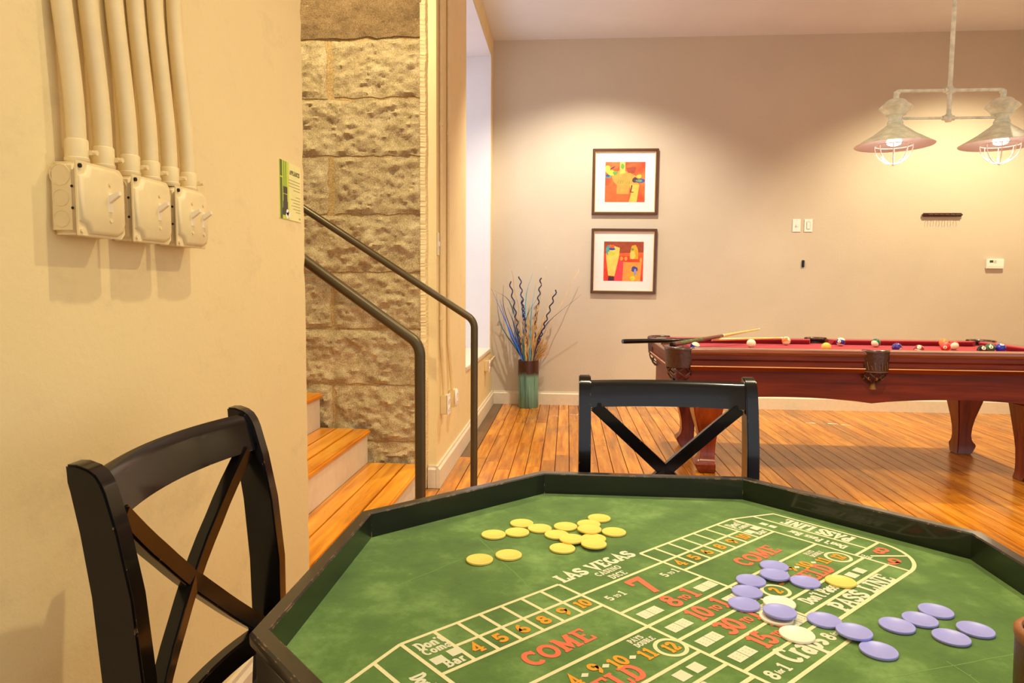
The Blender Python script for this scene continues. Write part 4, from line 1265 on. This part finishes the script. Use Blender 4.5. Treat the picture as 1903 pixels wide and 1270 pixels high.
# ------------------------------------------------------------------ ceiling downlights
def downlight(x, y, w, half, tilt, lab):
    t = thing('ceiling_downlight', lab, 'lamp', (x, y, ZC))
    MB().lathe([(0.060, -0.010), (0.060, 0.0), (0.085, 0.0), (0.085, -0.006), (0.078, -0.012), (0.060, -0.010)], 32, capb=False, capt=False).build('trim_ring', M['white'], t, fix=True, smooth=40)
    MB().lathe([(0.059, -0.006), (0.059, -0.001)], 32).build('lens', M['lens'], t, fix=True)
    ld = bpy.data.lights.new('downlight_beam', 'SPOT')
    ld.energy = w * 4; ld.color = NEUTRAL if (y > 5 and x < 1) else WARM; ld.spot_size = radians(half * 2); ld.spot_blend = 0.6; ld.shadow_soft_size = 0.035
    lo = bpy.data.objects.new('downlight_beam', ld); COL.objects.link(lo); lo.parent = t
    lo.location = (0, 0, -0.02); lo.rotation_euler = (radians(tilt), 0, 0)
dl_labels = ['round ceiling downlight in front of the framed prints', 'round ceiling downlight in front of the cue rack', 'round ceiling downlight above the green game table',
             'round ceiling downlight between the game table and the pool table', 'added round downlight over the stair, brightening the granite wall']
for d, lab in zip(DOWNLIGHTS, dl_labels):
    downlight(*d, lab)

# ------------------------------------------------------------------ octagonal craps table
TX, TY, ZR, ZF = 0.158, 0.918, 0.720, 0.678
AP = 0.501
ct = thing('craps_table', 'octagonal black-railed game table with a green craps layout', 'game table', (TX, TY, 0))
def octo(ap):
    R = ap / cos(pi / 8)
    return [(R * cos(pi / 8 + k * pi / 4), R * sin(pi / 8 + k * pi / 4)) for k in range(8)]
oc, ic, oc2 = octo(AP), octo(AP - 0.0205), octo(AP - 0.006)
ps = bpy.data.objects.new('playing_surface', None)
surf = MB().prism(octo(AP - 0.019), 'z', ZF - 0.016, ZF).build('playing_surface', M['felt'], ct)
bpy.data.objects.remove(ps)
for k in range(8):
    j = (k + 1) % 8
    # top board slightly proud of the side below it, straight inner face
    pf = [(AP - 0.0205, 0.595), (AP - 0.006, 0.595), (AP - 0.006, ZR - 0.017), (AP - 0.001, ZR - 0.016), (AP, ZR - 0.013), (AP, ZR - 0.0025), (AP - 0.0025, ZR), (AP - 0.0185, ZR), (AP - 0.0205, ZR - 0.002)]
    MB().loft([[octo(ap)[q] + (z,) for ap, z in pf] for q in (k, j)]).build('rail_board', M['rail'], ct, fix=True, smooth=35)
MB().prism(octo(0.085), 'z', 0.045, ZF - 0.016).build('pedestal', M['black'], ct, bevel=0.004)
for k in range(4):
    a = k * pi / 2 + pi / 4
    m = MB().prism([(0.06, 0.0), (0.36, 0.0), (0.36, 0.035), (0.06, 0.075)], 'y', -0.035, 0.035)
    m.xf(Matrix.Rotation(a, 4, 'Z'))
    m.build('foot', M['black'], ct, fix=True, bevel=0.004)

# printed layout: own axes u (along the rows) and w (up the page), turned 45 degrees on the table
lines, dg = MB(), MB()
wl, rl, ol, wp = 'w', 'r', 'o', 'p'
PRINT = []
_text = text
def text(kind, txt, *a, **k):
    if not isinstance(kind, str):
        return _text(kind, txt, *a, **k)
    m = MB(); _text(m, txt, *a, **k)
    PRINT.append((kind, 'printed_number' if txt.isdigit() else 'printed_word', m))
def die(pts, w):
    m = MB().strip(pts, w); PRINT.append(('p', 'printed_die', m))
U0 = 0.005
LW = 0.0052
def ln(*pts, w=LW): lines.strip([(a + U0, -b) for a, b in pts], w)
HC = 0.0905                       # half width of the centre column
v0, v1, v2, v3, v4, v5, v6 = -0.147, -0.1025, -0.063, 0.0125, 0.089, 0.1245, 0.1575
E0, E1, E2 = 0.351, 0.396, 0.440   # block end, don't-pass column, pass column
CB = 0.190
bx = 0.0356
# number rows
for side in (-1, 1):
    if side < 0:
        a, b = -E0, -HC
        gs = [b - bx * k for k in range(7)]
    else:
        a, b = HC, E0
        gs = [a + bx * k for k in range(7)]
    ln((a, v0), (b, v0)); ln((a, v2), (b, v2))
    ln((min(gs), v1), (max(gs), v1))
    for g in gs: ln((g, v0), (g, v2))
    s = side
    ln((s * E0, v0), (s * E0, v6)); ln((s * HC, v0), (s * HC, CB))
    ln((s * HC, v3), (s * E0, v3)); ln((s * HC, v4), (s * E0, v4)); ln((s * HC, v5), (s * E0, v5))
    # outer wing
    ln((s * E0, v0), (s * (E1 - 0.008), v0 + 0.014), (s * E2, v0 + 0.034), (s * E2, 0.070))
    ln((s * E1, v0 + 0.017), (s * E1, 0.074))
    ln((s * E0, 0.076), (s * E2, 0.076))
    cv = [(s * (E2 - 0.092 + 0.092 * cos(radians(q))), 0.0695 + 0.088 * sin(radians(q))) for q in range(0, 91, 6)]
    ln(*cv, w=LW * 1.15)
    ln((s * (E0 - 0.001), v6), (s * HC, v6), w=LW * 1.1)
    ln((s * (E0 + 0.016), 0.093), (s * (E2 - 0.027), 0.131))
    wp_txt = 0.009
    # big 6 and 8: read from the table end
    for (uu, vv, d) in ((E0 + 0.056, 0.094, '8'), (E0 + 0.024, 0.125, '6')):
        text(rl, d, s * uu + U0 + s * 0.010, -vv, 0.030, s * pi / 2, 0.9, 0.20)
    text(wl, 'BIG', s * (E0 + 0.012) + U0, -0.090, 0.010, s * pi / 2, 0.8, 0.20)
    # columns at the ends
    L = s * (E1 + 0.036) + U0, s * (E0 + 0.031) + U0
    text(wl, 'PASS LINE', L[0], s * 0.0 + 0.018, 0.031, s * pi / 2, 0.60, 0.22)
    text(wl, "Don't Pass Bar", L[1], (-0.002 if s > 0 else 0.030), 0.019, s * pi / 2, 0.62, 0.20)
    dy_ = 0.086 if s > 0 else -0.060
    for q in (-0.0085, 0.0085):
        die([(s * (E0 + 0.022) + U0 - 0.006, dy_ + q), (s * (E0 + 0.022) + U0 + 0.006, dy_ + q)], 0.0135)
ln((-HC, v1), (HC, v1)); ln((-HC, v3), (HC, v3))
for v in (-0.032, 0.058, 0.1025, 0.146, CB): ln((-HC, v), (HC, v))
def wt(mb, s, u, v, h, sx=0.8, k=0.19, al='c'): text(mb, s, u + U0, -v, h, 0, sx, k, al)
wt(wl, 'LAS VEGAS', 0.000, -0.1455, 0.0255, 0.90, 0.25)
wt(wl, 'CASINO', 0.0, -0.128, 0.0125, 0.85, 0.21); wt(wl, 'DICE', 0.0, -0.109, 0.0130, 0.85, 0.21)
wt(rl, '7', 0.000, -0.042, 0.050, 0.80, 0.20)
for u in (-0.055, 0.066):
    wt(wl, '5', u - 0.013, -0.064, 0.014, 0.9, 0.22); wt(wl, 'TO', u + 0.001, -0.065, 0.008, 0.8, 0.22); wt(wl, '1', u + 0.013, -0.064, 0.014, 0.9, 0.22)
def dice(u, v):
    for q in (-0.0098, 0.0098):
        die([(u + U0 + q - 0.0094, -v), (u + U0 + q + 0.0094, -v)], 0.0175)
        for a in (-0.004, 0.004):
            for b_ in (-0.004, 0.0, 0.004):
                dg.strip([(u + U0 + q + a - 0.0009, -v + b_), (u + U0 + q + a + 0.0009, -v + b_)], 0.0018)
for big, v, sx in (('8', 0.004, 1.0), ('10', 0.0490, 0.82), ('30', 0.0935, 0.82), ('15', 0.1375, 0.82)):
    wd = text_width(big, 0.033, sx * 0.86)
    wt(rl, big, -0.010, v, 0.033, sx * 0.86, 0.20)
    wt(rl, 'TO', -0.010 + wd / 2 + 0.012, v - 0.004, 0.0135, 0.72, 0.23)
    wt(rl, '1', -0.010 + wd / 2 + 0.031, v, 0.033, 0.8, 0.20)
for v in (-0.0095, 0.036, 0.080, 0.1245):
    dice(-0.058, v); dice(0.067, v)
wt(wl, 'Craps', 0.008, 0.178, 0.037, 0.62, 0.17)
for u in (-0.060, 0.072):
    wt(wl, '8', u - 0.013, 0.178, 0.018, 0.85, 0.22); wt(wl, 'for', u + 0.001, 0.175, 0.009, 0.75, 0.22); wt(wl, '1', u + 0.013, 0.178, 0.018, 0.85, 0.22)
for side in (-1, 1):
    cx_ = -0.212 if side < 0 else 0.228
    wt(rl, 'COME', cx_, -0.008, 0.031, 0.92, 0.21)
    # don't come box
    du = -E0 + 0.0275 if side < 0 else E0 - 0.0215
    wt(wl, "Don't", du, -0.119, 0.0175, 0.72, 0.20); wt(wl, 'Come', du, -0.105, 0.0150, 0.78, 0.20)
    wt(wl, 'Bar', du, -0.069, 0.0165, 0.82, 0.20)
    for q in (-0.0125, 0.0125):
        die([(du + U0 + q - 0.0085, 0.091 + q * 0.12), (du + U0 + q + 0.0085, 0.091 + q * 0.12)], 0.0150)
    gs = [-HC - bx * (5.5 - k) for k in range(6)] if side < 0 else [HC + bx * (k + 0.5) for k in range(6)]
    for g, s in zip(gs, ('4', '5', '6', '8', '9', '10')):
        wt(ol, s, g, -0.0725, 0.021, 0.95 if len(s) < 2 else 0.74, 0.23)
    # field
    fx = -0.224 if side < 0 else 0.222
    wt(rl, 'FIELD', fx, 0.083, 0.031, 0.86, 0.21)
    b0 = -0.110 if side < 0 else 0.322
    for s, du_, dv in (('11', -0.033, 0.064), ('10', -0.072, 0.0535), ('9', -0.103, 0.047), ('4', -0.137, 0.049), ('3', -0.163, 0.058)):
        wt(ol, s, b0 + du_, dv, 0.021, 0.80, 0.22)
    for du_, dv in ((-0.052, 0.0475), (-0.0895, 0.040), (-0.121, 0.038), (-0.150, 0.044)):
        q = b0 + du_ + U0
        PRINT.append(('p', 'printed_diamond', MB().add([(q - 0.006, -dv, 0), (q, -dv - 0.0045, 0), (q + 0.006, -dv, 0), (q, -dv + 0.0045, 0)], [(0, 1, 2, 3)])))
    for uu, s in ((b0, '12'), (b0 - 0.192, '2')):
        lines.strip([(uu + U0 + 0.0185 * cos(radians(q)), -0.062 + 0.0185 * sin(radians(q))) for q in range(0, 361, 12)], 0.0050)
        wt(ol, s, uu, 0.072, 0.020, 0.80 if len(s) == 1 else 0.66, 0.23)
    wt(wl, 'PAYS', b0 - 0.018, 0.0275, 0.0088, 0.8, 0.22); wt(wl, 'DOUBLE', b0 - 0.014, 0.0385, 0.0088, 0.74, 0.22)
    # bottom strips
    wt(wl, "Don't Pass Bar", 0.185 if side > 0 else -0.26, 0.1155, 0.021, 0.66, 0.20)
    for q in (0.0, 0.026):
        uu = (0.268 if side > 0 else -0.15) + q + U0
        die([(uu - 0.009, -0.1068), (uu + 0.009, -0.1068)], 0.0165)
    wt(wl, 'PASS LINE', side * 0.222, 0.1545, 0.0265, 0.92, 0.23)
lay = bpy.data.objects.new('layout_root', None); bpy.data.objects.remove(lay)
def put(mb, name, mat, dz):
    mb.xf(Matrix.Rotation(pi / 4, 4, 'Z'))
    mb.v = [(p[0], p[1], ZF + dz + p[2]) for p in mb.v]
    return mb.build(name, mat, surf)
put(lines, 'layout_lines', M['p_white'], 0.00030)
tag(put(dg, 'dice_pips', M['p_green'], 0.00050), kind='stuff')
pm_ = {'w': (M['p_white2'], 0.00036), 'p': (M['p_white2'], 0.00042), 'r': (M['p_red'], 0.00054), 'o': (M['p_orange'], 0.00060)}
for kd, nm, mb in PRINT:
    put(mb, nm, *pm_[kd])
# creases rubbed into the cloth
RC = random.Random(5); rub = plain('rubbed_felt', rgb(116, 154, 84), 0.95)
for p0, p1 in (((-0.30, 0.21), (-0.20, 0.02)), ((0.28, -0.12), (0.33, -0.30)), ((0.20, -0.16), (0.46, -0.06)), ((-0.16, 0.29), (-0.06, 0.40)), ((0.30, -0.2), (0.47, -0.16)), ((-0.42, -0.02), (-0.31, 0.13)), ((-0.34, 0.12), (-0.22, 0.15))):
    n = 12
    cr = MB()
    cr.strip([(p0[0] + (p1[0] - p0[0]) * i / n + RC.uniform(-0.0015, 0.0015), p0[1] + (p1[1] - p0[1]) * i / n) for i in range(n + 1)], 0.0011)
    cr.v = [(p[0], p[1], ZF + 0.00018 + p[2]) for p in cr.v]
    cr.build('cloth_crease', rub, surf)

# ------------------------------------------------------------------ chips
CR, CT = 0.0208, 0.0033
def chip_mesh():
    return MB().lathe([(CR - 0.0006, 0), (CR, 0.0006), (CR, CT - 0.0006), (CR - 0.0006, CT), (CR - 0.0035, CT), (CR - 0.0042, CT - 0.00035)], 32)
yel = plain('yellow_chip_plastic', rgb(248, 216, 104), 0.38)
blu = plain('violet_blue_chip_plastic', rgb(156, 160, 236), 0.38)
wht = plain('ivory_chip_plastic', rgb(248, 238, 214), 0.38)
protos = {}
def chip(x, y, lvl, mat, label, group=None, tilt=(0, 0)):
    key = mat.name
    if key not in protos:
        o = chip_mesh().build('poker_chip', mat, smooth=40); protos[key] = o.data
    else:
        o = bpy.data.objects.new('poker_chip', protos[key]); COL.objects.link(o)
    o.location = (x, y, ZF + 0.0006 + lvl * CT); o.rotation_euler = (tilt[0], tilt[1], 0)
    tag(o, label, 'chip', group)
yc = [(0.064, 1.248), (0.044, 1.214), (0.003, 1.197), (0.044, 1.179, 1), (-0.042, 1.183), (-0.012, 1.155), (0.086, 1.178), (0.050, 1.143), (0.049, 1.110, 1), (0.013, 1.129, 1), (-0.002, 1.094),
      (-0.129, 1.035), (-0.086, 1.058), (-0.119, 1.145), (-0.080, 1.160), (-0.075, 1.206)]
for c in yc:
    if len(c) > 2:
        chip(c[0], c[1], c[2], yel, 'yellow chip resting partly on top of other yellow chips', 'yellow chips scattered on the bare felt')
    elif c[1] < 1.07:
        chip(c[0], c[1], 0, yel, 'yellow chip of the pair set apart from the scatter on bare felt', 'yellow chips scattered on the bare felt')
    elif c[0] < -0.03:
        chip(c[0], c[1], 0, yel, 'yellow chip in the open arc of four between the pair and the heap', 'yellow chips scattered on the bare felt')
    else:
        chip(c[0], c[1], 0, yel, 'yellow chip lying flat on bare felt in the crowded heap', 'yellow chips scattered on the bare felt')
chip(0.399, 1.006, 0, yel, "yellow plastic chip lying alone on the Don't Pass line among the printed words")
GB = 'violet-blue chips on the game table'
for x_, y_, l_, lab in ((0.319, 1.053, 0, 'violet-blue chip beside the orange 9 over the word FIELD'), (0.308, 1.013, 1, 'violet-blue chip overlapping the chip beside the orange 9'),
        (0.347, 0.999, 0, 'violet-blue chip over the word FIELD toward the lone yellow chip'), (0.270, 0.996, 0, 'violet-blue chip on the line between the COME and FIELD boxes'),
        (0.255, 0.957, 0, 'violet-blue chip touching the printed circled 2'), (0.241, 0.918, 0, 'violet-blue chip covering the end of the words 10 TO 1'),
        (0.278, 0.887, 2, 'violet-blue chip resting on top of two white chips'), (0.332, 0.882, 0, 'violet-blue chip on the pass line border, first of three in a row'),
        (0.355, 0.848, 1, 'violet-blue chip in the middle of the row of three by the word Craps'), (0.368, 0.811, 0, 'violet-blue chip on bare felt ending the row of three by the word Craps'),
        (0.418, 0.876, 0, 'violet-blue chip of the bare-felt row of three, end toward the printed layout'), (0.455, 0.895, 0, 'violet-blue chip in the middle of the bare-felt row of three'),
        (0.488, 0.922, 0, 'violet-blue chip of the bare-felt row of three, end toward the table rail'), (0.470, 0.851, 0, 'violet-blue chip of the pair by the dice cup, toward the printed layout'),
        (0.511, 0.874, 0, 'violet-blue chip of the pair by the dice cup, toward the table rail')):
    chip(x_, y_, l_, blu, lab, GB)
chip(0.287, 0.919, 1, wht, 'ivory white chip overlapping another white chip, nothing on top of its far half')
chip(0.273, 0.884, 0, wht, 'ivory white chip partly covered by a blue chip')
chip(0.285, 0.841, 0, wht, 'ivory white chip lying uncovered beside the word Craps')

# ------------------------------------------------------------------ dice cup at the table edge
cl = plain('lit_rim_leather', rgb(150, 92, 44), 0.45, var=0.3, scale=30, bump=0.2)  # light on the cup rim put into this lighter tan
ci2 = plain('cup_inside', rgb(52, 26, 14), 0.8)
t = thing('dice_cup', 'brown leather-look dice cup standing on the green felt', 'cup', (0.471, 0.665, ZF + 0.0004))
MB().lathe([(0.036, 0), (0.038, 0.003), (0.040, 0.092), (0.040, 0.098), (0.0385, 0.100), (0.0345, 0.100), (0.0335, 0.097)], 36, capt=False).build('cup_body', plain('dark_leather_cup', rgb(92, 52, 26), 0.4, var=0.35, scale=26, bump=0.2), t, smooth=40)
MB().lathe([(0.0335, 0.097), (0.033, 0.008), (0.001, 0.007)], 36, capb=False, capt=False).build('cup_lining', ci2, t, smooth=40)
MB().lathe([(0.0402, 0.090), (0.0412, 0.094), (0.0412, 0.099), (0.039, 0.1015), (0.035, 0.1015), (0.0338, 0.099)], 36, capb=False, capt=False).build('lit_rim', cl, t, smooth=50)

# ------------------------------------------------------------------ chairs
def make_chair(label):
    """local: front +y, back posts at y = 0 (top), width along x; origin on the floor under the back"""
    t = thing('cross_back_chair', label, 'chair', group='black cross-back chairs at the game table')
    hw = 0.199
    prof = [(0.0, -0.040, 0.036), (0.15, -0.006, 0.040), (0.30, 0.022, 0.046), (0.45, 0.034, 0.052), (0.61, 0.032, 0.055), (0.72, 0.022, 0.053), (0.80, 0.008, 0.049), (0.85, -0.004, 0.045), (0.862, -0.008, 0.043), (0.872, -0.0115, 0.037), (0.879, -0.0165, 0.028), (0.884, -0.024, 0.014)]
    def ypost(z):
        for a, b in zip(prof, prof[1:]):
            if a[0] <= z <= b[0]:
                s = (z - a[0]) / (b[0] - a[0]); return a[1] + (b[1] - a[1]) * s
        return prof[-1][1]
    w = 0.0145
    for sx in (-1, 1):
        rings = [[(sx * hw - w, y - d / 2, z), (sx * hw + w, y - d / 2, z), (sx * hw + w, y + d / 2, z), (sx * hw - w, y + d / 2, z)] for z, y, d in prof]
        MB().loft(rings).build('back_post', M['black'], t, fix=True, bevel=0.0025, seg=2, smooth=40)
    bow = 0.030
    def curve(z, n=12, x0=-hw + w - 0.004, x1=hw - w + 0.004):
        return [(x0 + (x1 - x0) * k / n, ypost(z) + 0.004 - bow * (1 - (2 * k / n - 1) ** 2), z) for k in range(n + 1)]
    # top rail: follows the lean of the posts, rounded top
    rings = []
    for k, p in enumerate(curve(0.842, 16)):
        yb, yt = p[1] + 0.006, p[1] - 0.008
        a = [(p[0], yb - 0.012, 0.810), (p[0], yb + 0.013, 0.810), (p[0], yt + 0.015, 0.858), (p[0], yt + 0.010, 0.868), (p[0], yt + 0.001, 0.873), (p[0], yt - 0.008, 0.868), (p[0], yt - 0.012, 0.858)]
        rings.append(a)
    MB().loft(rings).build('top_rail', M['black'], t, fix=True, smooth=50)
    MB().bar(curve(0.478, 14), 0.022, 0.040).build('lower_rail', M['black'], t, fix=True, bevel=0.003, smooth=40)
    # crossed slats
    for s in (-1, 1):
        pts = []
        n = 14
        for k in range(n + 1):
            u = k / n
            xx = s * (-hw + 0.024 + (2 * hw - 0.048) * u)
            z = 0.812 - (0.812 - 0.490) * u
            pts.append((xx, ypost(z) + 0.002 - bow * (1 - (2 * u - 1) ** 2) - (0.0003 if s > 0 else 0), z))
        MB().bar(pts, 0.021, 0.029).build('cross_slat', M['black'], t, fix=True, bevel=0.003, smooth=40)
    seat = MB()
    zs = [(0.425, 0.0), (0.462, 0.0), (0.474, 0.012)]
    poly0 = [(-0.205, 0.07), (0.205, 0.07), (0.225, 0.46), (-0.225, 0.46)]
    seat.prism(poly0, 'z', 0.430, 0.474)
    seat.build('seat', plain('black_seat_pad', rgb(26, 22, 20), 0.55), t, bevel=0.012, seg=3, smooth=40)
    m = MB().prism([(-0.18, 0.06), (0.18, 0.06), (0.195, 0.44), (-0.195, 0.44)], 'z', 0.375, 0.430)
    m.build('seat_frame', M['black'], t, bevel=0.003)
    for sx in (-1, 1):
        MB().loft([[(sx * 0.19 - 0.014, 0.41 - 0.014, 0), (sx * 0.19 + 0.014, 0.41 - 0.014, 0), (sx * 0.19 + 0.014, 0.41 + 0.014, 0), (sx * 0.19 - 0.014, 0.41 + 0.014, 0)],
                   [(sx * 0.19 - 0.019, 0.41 - 0.019, 0.376), (sx * 0.19 + 0.019, 0.41 - 0.019, 0.376), (sx * 0.19 + 0.019, 0.41 + 0.019, 0.376), (sx * 0.19 - 0.019, 0.41 + 0.019, 0.376)]]).build('front_leg', M['black'], t, fix=True, bevel=0.003)
        MB().box(sx * 0.19 - 0.009, sx * 0.19 + 0.009, 0.015, 0.40, 0.18, 0.205).build('stretcher', M['black'], t, bevel=0.002)
    return t
c1 = make_chair('black cross-back chair drawn up in front of the cream wall under the switch boxes')
c1.location = (-0.566, 0.985, 0); c1.rotation_euler = (0, 0, -pi / 2)
c2 = copy_tree(c1)
c2['label'] = 'black cross-back chair between the game table and the pool table'
c2.location = (0.246, 1.705, 0); c2.rotation_euler = (0, 0, pi + 0.012)
